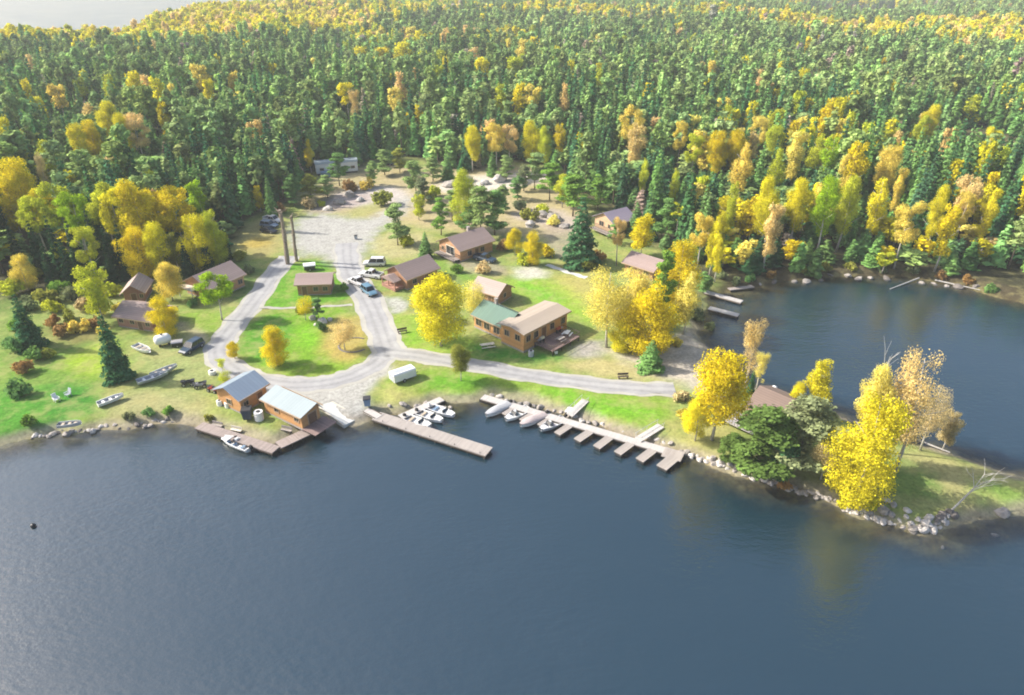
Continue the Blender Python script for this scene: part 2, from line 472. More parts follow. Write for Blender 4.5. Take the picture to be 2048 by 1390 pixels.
# gravel lot and the worn apron by the ramp
area([(585, 440), (650, 425), (720, 442), (770, 425), (800, 395), (828, 392), (822, 415), (775, 450), (740, 480), (728, 520), (700, 548), (672, 530), (640, 512), (592, 508), (580, 480)], (.40, .395, .365), 3.2, 1, wobble=1.4)
area([(540, 770), (640, 775), (720, 760), (775, 728), (790, 740), (730, 782), (745, 826), (690, 845), (640, 820), (570, 792), (530, 782)], (.40, .395, .365), 1.2, 1, wobble=.4)
area([(760, 590), (820, 602), (800, 628), (775, 622)], (.40, .40, .37), 1.2, .9)
# shoreline sand and stones, brown bed under the shallows
bay = sstep(36, 44, XX) * sstep(112, 122, YY)          # wooded far bank of the bay: dark earth down to the water
lay(sstep(2.6, .6, DD) * sstep(420, 300, YY) * (1 - bay), (.33, .28, .22), .8)
lay(sstep(7, 3, DD) * bay * sstep(420, 300, YY) * sstep(5, -5, cl), (.085, .07, .04), .9)
lay(sstep(.2, -1.0, DD), (.11, .08, .03))
lay(sstep(-2, -7, DD), (.06, .06, .03))
mot = 1 + .12 * wob(XX, YY, 2.6, 8) + .1 * wob(XX, YY, 5, 15)
col *= np.clip(mot, .7, 1.35)[..., None] * .87

ny, nx = XX.shape
vid = np.arange(ny * nx).reshape(ny, nx)
faces = np.stack([vid[:-1, :-1], vid[:-1, 1:], vid[1:, 1:], vid[1:, :-1]], -1).reshape(-1, 4)
me = bpy.data.meshes.new('ground')
me.vertices.add(ny * nx); me.vertices.foreach_set('co', np.stack([XX, YY, ZZ], -1).reshape(-1))
me.loops.add(faces.size); me.loops.foreach_set('vertex_index', faces.reshape(-1))
me.polygons.add(len(faces)); me.polygons.foreach_set('loop_start', np.arange(0, faces.size, 4))
me.update(calc_edges=True)
at = me.attributes.new('ground_colour', 'FLOAT_COLOR', 'POINT')
grassy = sstep(.3, .55, 1 - col.min(-1) / (col.max(-1) + 1e-6))
at.data.foreach_set('color', np.concatenate([col, grassy[..., None]], -1).reshape(-1))
me.polygons.foreach_set('use_smooth', np.ones(len(faces), bool))
m, nt, N, L, b = new_mat('ground_cover')
a = N.new('ShaderNodeAttribute'); a.attribute_name = 'ground_colour'
gm = N.new('ShaderNodeNewGeometry')
n1 = N.new('ShaderNodeTexNoise'); n1.inputs['Scale'].default_value = 1.7; n1.inputs['Detail'].default_value = 8; n1.inputs['Roughness'].default_value = .7
L.new(gm.outputs['Position'], n1.inputs['Vector'])
mr = N.new('ShaderNodeMapRange'); mr.inputs['From Min'].default_value = .3; mr.inputs['From Max'].default_value = .7
mr.inputs['To Min'].default_value = .62; mr.inputs['To Max'].default_value = 1.34
L.new(n1.outputs['Fac'], mr.inputs['Value'])
sc = N.new('ShaderNodeVectorMath'); sc.operation = 'SCALE'; L.new(a.outputs['Color'], sc.inputs[0]); L.new(mr.outputs['Result'], sc.inputs['Scale'])
n2 = N.new('ShaderNodeTexNoise'); n2.inputs['Scale'].default_value = .33; n2.inputs['Detail'].default_value = 7; n2.inputs['Roughness'].default_value = .68
L.new(gm.outputs['Position'], n2.inputs['Vector'])
mr2 = N.new('ShaderNodeMapRange'); mr2.inputs['From Min'].default_value = .47; mr2.inputs['From Max'].default_value = .66; mr2.inputs['To Max'].default_value = .5
L.new(n2.outputs['Fac'], mr2.inputs['Value'])
mxg = N.new('ShaderNodeMix'); mxg.data_type = 'RGBA'; mxg.inputs[7].default_value = (.34, .31, .13, 1)
mg = N.new('ShaderNodeMath'); mg.operation = 'MULTIPLY'; L.new(mr2.outputs['Result'], mg.inputs[0]); L.new(a.outputs['Alpha'], mg.inputs[1])
L.new(mg.outputs[0], mxg.inputs[0]); L.new(sc.outputs['Vector'], mxg.inputs[6])
L.new(mxg.outputs[2], b.inputs['Base Color']); b.inputs['Roughness'].default_value = .95; b.inputs['Specular IOR Level'].default_value = .1
bp = N.new('ShaderNodeBump'); bp.inputs['Strength'].default_value = .6; bp.inputs['Distance'].default_value = .12
L.new(n1.outputs['Fac'], bp.inputs['Height']); L.new(bp.outputs['Normal'], b.inputs['Normal'])
me.materials.append(m)
ground = link('ground', me); tag(ground, kind='structure')

# ------------------------------------------------------------------ water
wx = lines(-130, 160, 3.0, -2100, 2100, 1.3); wy = lines(-20, 300, 3.0, -25, 3000, 1.2)
WX, WY = np.meshgrid(wx, wy)
WD = land_d(WX, WY)
ny, nx = WX.shape; vid = np.arange(ny * nx).reshape(ny, nx)
faces = np.stack([vid[:-1, :-1], vid[:-1, 1:], vid[1:, 1:], vid[1:, :-1]], -1).reshape(-1, 4)
keep = (WD.reshape(-1)[faces] < 8).any(1); faces = faces[keep]
me = bpy.data.meshes.new('water')
me.from_pydata(np.stack([WX, WY, 0 * WX], -1).reshape(-1, 3).tolist(), [], faces.tolist())
at = me.attributes.new('shallow', 'FLOAT', 'POINT')
at.data.foreach_set('value', sstep(-6.5, -.5, WD).reshape(-1).astype(np.float32))
m, nt, N, L, b = new_mat('lake_water')
WATER_MAT = m
b.inputs['Base Color'].default_value = (.008, .027, .041, 1)
b.inputs['Roughness'].default_value = .085; b.inputs['IOR'].default_value = 1.66; b.inputs['Specular IOR Level'].default_value = 1.0
gm = N.new('ShaderNodeNewGeometry')
mp = N.new('ShaderNodeMapping'); mp.inputs['Scale'].default_value = (.55, 1.0, 1); mp.inputs['Rotation'].default_value = (0, 0, R(-14))
L.new(gm.outputs['Position'], mp.inputs['Vector'])
n1 = N.new('ShaderNodeTexNoise'); n1.inputs['Scale'].default_value = 1.5; n1.inputs['Detail'].default_value = 7; n1.inputs['Roughness'].default_value = .6
L.new(mp.outputs[0], n1.inputs['Vector'])
n2 = N.new('ShaderNodeTexNoise'); n2.inputs['Scale'].default_value = .22; n2.inputs['Detail'].default_value = 3
L.new(mp.outputs[0], n2.inputs['Vector'])
n3 = N.new('ShaderNodeTexNoise'); n3.inputs['Scale'].default_value = .028; n3.inputs['Detail'].default_value = 3
L.new(gm.outputs['Position'], n3.inputs['Vector'])
ad = N.new('ShaderNodeMath'); ad.operation = 'MULTIPLY_ADD'; ad.inputs[1].default_value = 1.2
L.new(n2.outputs['Fac'], ad.inputs[0]); L.new(n1.outputs['Fac'], ad.inputs[2])
bp = N.new('ShaderNodeBump'); bp.inputs['Distance'].default_value = .35
mr = N.new('ShaderNodeMapRange'); mr.inputs['From Min'].default_value = .35; mr.inputs['From Max'].default_value = .65; mr.inputs['To Min'].default_value = .16; mr.inputs['To Max'].default_value = .42
L.new(n3.outputs['Fac'], mr.inputs['Value']); L.new(mr.outputs['Result'], bp.inputs['Strength'])
L.new(ad.outputs[0], bp.inputs['Height']); L.new(bp.outputs['Normal'], b.inputs['Normal'])
a = N.new('ShaderNodeAttribute'); a.attribute_name = 'shallow'
al = N.new('ShaderNodeMapRange'); al.inputs['To Min'].default_value = 1.0; al.inputs['To Max'].default_value = .35
L.new(a.outputs['Fac'], al.inputs['Value']); L.new(al.outputs['Result'], b.inputs['Alpha'])
me.materials.append(m)
water = link('water', me); tag(water, kind='structure')


# ------------------------------------------------------------------ roads
def ribbon(name, px, width, lift, mat, ends=True):
    pts = [Vector(W([p])[0]) for p in px]
    # Catmull-Rom through the points
    q = []
    for i in range(len(pts) - 1):
        p0, p1, p2, p3 = pts[max(i - 1, 0)], pts[i], pts[i + 1], pts[min(i + 2, len(pts) - 1)]
        for k in range(8):
            t = k / 8
            q.append(.5 * ((2 * p1) + (p2 - p0) * t + (2 * p0 - 5 * p1 + 4 * p2 - p3) * t * t + (3 * p1 - p0 - 3 * p2 + p3) * t ** 3))
    q.append(pts[-1])
    vs = []; tr = []; M_ = 13
    for i, p in enumerate(q):
        d = (q[min(i + 1, len(q) - 1)] - q[max(i - 1, 0)]).normalized(); n = Vector((-d.y, d.x))
        w = width(i / (len(q) - 1)) if callable(width) else width
        for k in range(M_):
            e = (k / (M_ - 1) - .5) * w + ((.2 * math.sin(i * .9 + k) + .16 * math.sin(i * .37 + 1 + k) + random.uniform(-.12, .12)) if k in (0, M_ - 1) else 0)
            vs.append((p.x + n.x * e, p.y + n.y * e)); tr.append(math.exp(-((abs(e) - .85) / .38) ** 2) + .5 * math.exp(-((w / 2 - abs(e)) / .3) ** 2))
    A = np.array(vs); z = ground_z(A[:, 0], A[:, 1]) + lift
    fs = [(i * M_ + k, i * M_ + k + 1, (i + 1) * M_ + k + 1, (i + 1) * M_ + k) for i in range(len(q) - 1) for k in range(M_ - 1)]
    o = MB().add([(x, y, float(h)) for (x, y), h in zip(vs, z)], fs).build(name, mat)
    at_ = o.data.attributes.new('track', 'FLOAT', 'POINT'); at_.data.foreach_set('value', np.array(tr, np.float32))
    return tag(o, kind='structure')


def road_mat(name, c, c2):
    m, nt, N, L, b = new_mat(name)
    gm = N.new('ShaderNodeNewGeometry')
    n1 = N.new('ShaderNodeTexNoise'); n1.inputs['Scale'].default_value = .35; n1.inputs['Detail'].default_value = 8; n1.inputs['Roughness'].default_value = .65
    L.new(gm.outputs['Position'], n1.inputs['Vector'])
    rp = N.new('ShaderNodeValToRGB'); rp.color_ramp.elements[0].position = .35; rp.color_ramp.elements[1].position = .7
    rp.color_ramp.elements[0].color = (*c, 1); rp.color_ramp.elements[1].color = (*c2, 1)
    at_ = N.new('ShaderNodeAttribute'); at_.attribute_name = 'track'
    n2 = N.new('ShaderNodeTexNoise'); n2.inputs['Scale'].default_value = 1.6; n2.inputs['Detail'].default_value = 6; L.new(gm.outputs['Position'], n2.inputs['Vector'])
    m1 = N.new('ShaderNodeMath'); m1.operation = 'MULTIPLY'; L.new(at_.outputs['Fac'], m1.inputs[0]); L.new(n2.outputs['Fac'], m1.inputs[1])
    m2 = N.new('ShaderNodeMath'); m2.operation = 'MULTIPLY_ADD'; m2.inputs[1].default_value = -.42; m2.inputs[2].default_value = 1.06; L.new(m1.outputs[0], m2.inputs[0])
    sc = N.new('ShaderNodeVectorMath'); sc.operation = 'SCALE'; L.new(sc.outputs['Vector'], b.inputs['Base Color']); L.new(m2.outputs[0], sc.inputs['Scale'])
    L.new(n1.outputs['Fac'], rp.inputs[0]); L.new(rp.outputs[0], sc.inputs[0])
    b.inputs['Roughness'].default_value = .92; b.inputs['Specular IOR Level'].default_value = .2
    return m


ROAD, VERGE = road_mat('worn_tarmac', (.28, .28, .285), (.37, .37, .37)), road_mat('gravel_verge', (.33, .32, .285), (.41, .40, .36))
loop_left = [(578, 512), (556, 538), (525, 580), (490, 625), (458, 664), (440, 692), (446, 722), (480, 748), (530, 763), (590, 770), (650, 766), (700, 754), (745, 732), (778, 706)]
loop_right = [(788, 716), (772, 690), (760, 655), (742, 612), (718, 572), (700, 540), (694, 512), (694, 486)]
branch = [(772, 704), (830, 710), (900, 722), (1000, 740), (1100, 757), (1200, 770), (1290, 777), (1350, 779)]
ribbon('gravel_verge', loop_left, 5.4, .010, VERGE); ribbon('gravel_verge', loop_right, 6.4, .014, VERGE); ribbon('gravel_verge', branch, 4.6, .018, VERGE)
ribbon('road', loop_left, 3.9, .024, ROAD)
ribbon('road', loop_right, lambda t: 4.4 + 1.2 * sstep(.6, 1, t), .028, ROAD)
ribbon('road', branch, 3.3, .032, ROAD)
ribbon('path', [(1092, 530), (1120, 538), (1150, 549), (1172, 556)], 1.4, .02, M['concrete'])
ribbon('path', [(518, 616), (580, 616), (650, 613), (705, 610)], .9, .02, VERGE)

# ------------------------------------------------------------------ trees
def quads_mesh(name, P, Nrm, size, mat, asp=1.25):
    """a crown: one small leaf spray per point, facing roughly along Nrm"""
    n = len(P)
    Nrm = Nrm / (np.linalg.norm(Nrm, axis=1, keepdims=True) + 1e-9)
    t = rng.normal(size=(n, 3)); t -= (t * Nrm).sum(1, keepdims=True) * Nrm; t /= np.linalg.norm(t, axis=1, keepdims=True) + 1e-9
    u = np.cross(Nrm, t); s = np.asarray(size).reshape(-1, 1) * np.ones((n, 1)) / 2
    fold = Nrm * s * rng.uniform(-.5, .5, (n, 1))
    V = np.stack([P - t * s * asp, P + u * s + fold, P + t * s * asp, P - u * s + fold], 1).reshape(-1, 3)
    me = bpy.data.meshes.new(name)
    me.vertices.add(4 * n); me.vertices.foreach_set('co', V.reshape(-1).astype(np.float32))
    me.loops.add(4 * n); me.loops.foreach_set('vertex_index', np.arange(4 * n))
    me.polygons.add(n); me.polygons.foreach_set('loop_start', np.arange(0, 4 * n, 4))
    me.update(calc_edges=True)
    me.materials.append(mat)
    return me


def rdir(n):
    v = rng.normal(size=(n, 3)); return v / np.linalg.norm(v, axis=1, keepdims=True)


def blob_points(lobes, n):
    """points through lobes (x, y, z, rx, ry, rz), most near their outsides"""
    vol = np.array([l[3] * l[4] + l[3] * l[5] for l in lobes]); pick = rng.choice(len(lobes), n, p=vol / vol.sum())
    A = np.array(lobes)[pick]; d = rdir(n); r = rng.uniform(.15, 1, (n, 1)) ** .45 * rng.uniform(.82, 1.12, (n, 1))
    P = A[:, :3] + d * A[:, 3:] * r
    return P, d + rng.normal(size=(n, 3)) * .75 + np.array([0, 0, .25])


# all broadleaf prototypes are 14 m high; all conifers 14 m high
def aspen_lobes(kind):
    L_ = []
    if kind == 'round':          # full domed crown
        for k in range(24):
            a = rng.uniform(0, 6.28); z = rng.uniform(4.2, 12.4); env = 3.7 * math.sqrt(max(.06, 1 - ((z - 8.2) / 5.4) ** 2))
            r = rng.uniform(1.0, 1.9); q = max(env - r, 0) * rng.uniform(.5, 1.05)
            L_.append((q * math.cos(a), q * math.sin(a), z, r, r, r * rng.uniform(.75, 1.1)))
        L_.append((0, 0, 8.5, 2.4, 2.4, 4.2))
    elif kind == 'column':       # narrow, taller than wide, ragged
        for k in range(18):
            a = rng.uniform(0, 6.28); z = rng.uniform(2.6, 12.6); r = rng.uniform(.7, 1.35) * (1.1 - .35 * abs(z - 8) / 5); q = rng.uniform(.2, 1.5)
            L_.append((q * math.cos(a), q * math.sin(a), z, r, r, r * 1.35))
        L_.append((0, 0, 8, 1.1, 1.1, 4.8))
    elif kind == 'high':         # bare pale stem below, crown of clumps on top
        for k in range(19):
            a = rng.uniform(0, 6.28); z = rng.uniform(6.4, 12.7); env = 3.1 * math.sqrt(max(.1, 1 - ((z - 9.6) / 4.4) ** 2)); r = rng.uniform(.8, 1.5)
            q = max(env - r * .6, 0) * rng.uniform(.5, 1)
            L_.append((q * math.cos(a), q * math.sin(a), z, r, r, r * .85))
    else:                        # low: branched to the ground
        for k in range(24):
            a = rng.uniform(0, 6.28); z = rng.uniform(1.4, 12.4); env = 3.9 * math.sqrt(max(.08, 1 - ((z - 6.2) / 6.6) ** 2)); r = rng.uniform(1.0, 2.0)
            q = max(env - r * .8, 0) * rng.uniform(.5, 1.05)
            L_.append((q * math.cos(a), q * math.sin(a), z, r, r, r * .95))
        L_.append((0, 0, 6.5, 2.2, 2.2, 4.5))
    return L_


def aspen_crown(name, kind, n, size, mat):
    P, Nn = blob_points(aspen_lobes(kind), n)
    return quads_mesh(name, P, Nn, rng.uniform(.7, 1.3, n) * size, mat)


def spruce_crown(name, n, size, mat, rad=2.3, bare=.07):
    z = 1 - np.sqrt(rng.uniform(0, 1, n) * (1 - bare) ** 2); z = np.clip(z, bare, .995)
    tier = np.floor(z * 15 + rng.uniform(-.18, .18, n)) / 15; z = .45 * z + .55 * np.clip(tier + .03, bare, .99)
    a = rng.uniform(0, 6.283, n); lop = 1 + .22 * np.sin(3 * a + z * 23) + .15 * np.sin(5 * a - z * 41)
    r = rad * (1 - z) ** .82 * lop * rng.uniform(.12, 1, n) ** .55 + .08
    H = 14.0
    P = np.stack([r * np.cos(a), r * np.sin(a), z * H - r * .28], 1)
    Nn = np.stack([np.cos(a) * .75, np.sin(a) * .75, np.full(n, .75)], 1) + rng.normal(size=(n, 3)) * .45
    return quads_mesh(name, P, Nn, rng.uniform(.7, 1.3, n) * size * (.55 + .6 * (1 - z)), mat, 1.6)


def pine_crown(name, n, size, mat, low=.38, rad=2.5):
    L_ = []
    for k in range(26):
        z = rng.uniform(low, .98); env = rad * (1 - ((z - low) / (1.02 - low)) ** 2.2) ** .6 * (.45 + .55 * min(1, (z - low) / .16 + .25))
        a = rng.uniform(0, 6.283); r = rng.uniform(.55, 1.1); q = max(env - r * .4, 0) * rng.uniform(.45, 1.05)
        L_.append((q * math.cos(a), q * math.sin(a), z * 14, r * 1.25, r * 1.25, r * .62))
    L_.append((0, 0, 14 * (low + .35), .9, .9, 3.6))
    P, Nn = blob_points(L_, n)
    return quads_mesh(name, P, Nn + np.array([0, 0, .5]), rng.uniform(.7, 1.3, n) * size, mat, 1.4)


def trunk_mesh(name, mat, r=.2, h=12.5, limbs=5, lean=.25):
    mb = MB(); rs = []; bx = by = 0
    for k in range(6):
        t = k / 5; bx = lean * math.sin(t * 2.6 + limbs); by = lean * math.cos(t * 2.1 + limbs) * t
        rr = r * (1.25 if k == 0 else 1) * (1 - .82 * t)
        rs.append([(bx + rr * math.cos(j * 1.047), by + rr * math.sin(j * 1.047), t * h) for j in range(6)])
    mb.rings(rs)
    for k in range(limbs):
        t = .38 + .5 * k / max(limbs, 1); a = k * 2.4 + 1
        c = Vector((lean * math.sin(t * 2.6 + limbs), lean * math.cos(t * 2.1 + limbs) * t, t * h))
        l = 2.2 * (1.1 - t) + .9
        mb.tube(c, c + Vector((math.cos(a) * l, math.sin(a) * l, l * .8)), r * .42 * (1 - .6 * t), r * .1, 5)
    return mb.mesh(name, mat, True)


P_HI = {'round': [aspen_crown('aspen_crown', 'round', 15000, .17, M['leaf']) for _ in range(3)],
        'column': [aspen_crown('aspen_crown', 'column', 5600, .215, M['leaf']) for _ in range(2)],
        'high': [aspen_crown('aspen_crown', 'high', 8000, .20, M['leaf']) for _ in range(2)],
        'low': [aspen_crown('aspen_crown', 'low', 19000, .165, M['leaf']) for _ in range(3)],
        'thin': [aspen_crown('aspen_crown', 'round', 8500, .14, M['leaf']), aspen_crown('aspen_crown', 'column', 5500, .14, M['leaf'])],
        'spruce': [spruce_crown('spruce_crown', 3200, .40, M['needle'], 2.6, .03) for _ in range(2)],
        'pine': [pine_crown('pine_crown', 5200, .28, M['needle'], .14 + .06 * k, 2.5) for k in range(3)]}
P_MID = {'round': [aspen_crown('aspen_crown', 'round', 1500, .56, M['leaf']) for _ in range(2)],
         'column': [aspen_crown('aspen_crown', 'column', 1100, .5, M['leaf']) for _ in range(2)],
         'high': [aspen_crown('aspen_crown', 'high', 1100, .52, M['leaf']) for _ in range(3)],
         'spruce': [spruce_crown('spruce_crown', 900, .68, M['needle'], 1.9, .08) for _ in range(4)],
         'pine': [pine_crown('pine_crown', 800, .62, M['needle'], .24 + .08 * k, 2.3) for k in range(4)]}
P_TRUNK = {'aspen': [trunk_mesh('aspen_trunk', M['white_bark'], .20, 12.4, 6), trunk_mesh('aspen_trunk', M['white_bark'], .17, 12.2, 4, .4)],
           'spruce': [trunk_mesh('spruce_trunk', M['bark'], .19, 13.2, 0, .05)],
           'pine': [trunk_mesh('pine_trunk', M['bark'], .20, 12.8, 4, .2)]}
TINT = {'gold': (.75, .625, .02), 'yellow': (.73, .665, .03), 'lime': (.36, .53, .02), 'yelgreen': (.53, .575, .045), 'pale': (.80, .70, .165),
        'orange': (.78, .64, .13), 'tan': (.62, .50, .24), 'buff': (.79, .60, .25), 'rust': (.36, .22, .08), 'olive': (.30, .32, .055), 'black': (.028, .08, .034),
        'green': (.175, .325, .095), 'dark': (.07, .175, .075), 'pine': (.285, .405, .135), 'grass': (.20, .36, .06), 'bush': (.115, .19, .045), 'dull': (.23, .27, .13)}
for k in P_MID: assert P_MID[k]
hand_pts = []; view_pts = []


def jit(c, v=.1):
    g = 1 + random.uniform(-v, v)
    return (c[0] * g * (1 + random.uniform(-v, v) * .5), c[1] * g, c[2] * g * (1 + random.uniform(-v, v)), 1)


def plant(name, proto, loc, height, width, tint, label, cat='tree', group=None, trunk=None, pw=None):
    """a tree: an Empty at its foot, a crown and a trunk"""
    fam = 'spruce' if 'spruce' in name else 'pine' if 'pine' in name else 'aspen'
    r = bpy.data.objects.new(name, None); COL.objects.link(r)
    r.location = loc
    base_w = pw or {'spruce': 4.4, 'pine': 5.0, 'aspen': 7.4}[fam]
    sz = height / 14.0; sx = width / base_w
    r.scale = (sx, sx, sz); r.rotation_euler = (0, 0, random.uniform(0, 6.28))
    c = link('crown', proto, r); c.color = tint
    t = link('trunk', trunk or random.choice(P_TRUNK[fam]), r)
    t.scale = (min(1.6, max(.6, sz / sx)),) * 2 + (1,)
    tag(r, label, cat, group)
    hand_pts.append((loc[0], loc[1], max(width * .5, 2)))
    return r


PW = {'round': 7.6, 'column': 4.6, 'high': 6.4, 'low': 8.2, 'thin': 6.4, 'spruce': 5.2, 'pine': 5.2}
def tree(px, yb, yt, wpx, kind, colr, label, name=None, group=None):
    p = GT(px, yb); h = top_height(p, yt); w = wpx * depth_of(p) / FPX
    if kind == 'pine' and yb < 520: w *= 1.2
    if yb < 600: view_pts.append((p.x, p.y, w * .5, h * .75 if kind in ('high',) else h * .6))
    nm = name or ({'spruce': 'spruce_tree', 'pine': 'pine_tree'}.get(kind, 'aspen_tree'))
    return plant(nm, random.choice(P_HI[kind]), p, h * 1.02, w, jit(TINT[colr], .06), label, group=group, pw=PW[kind])


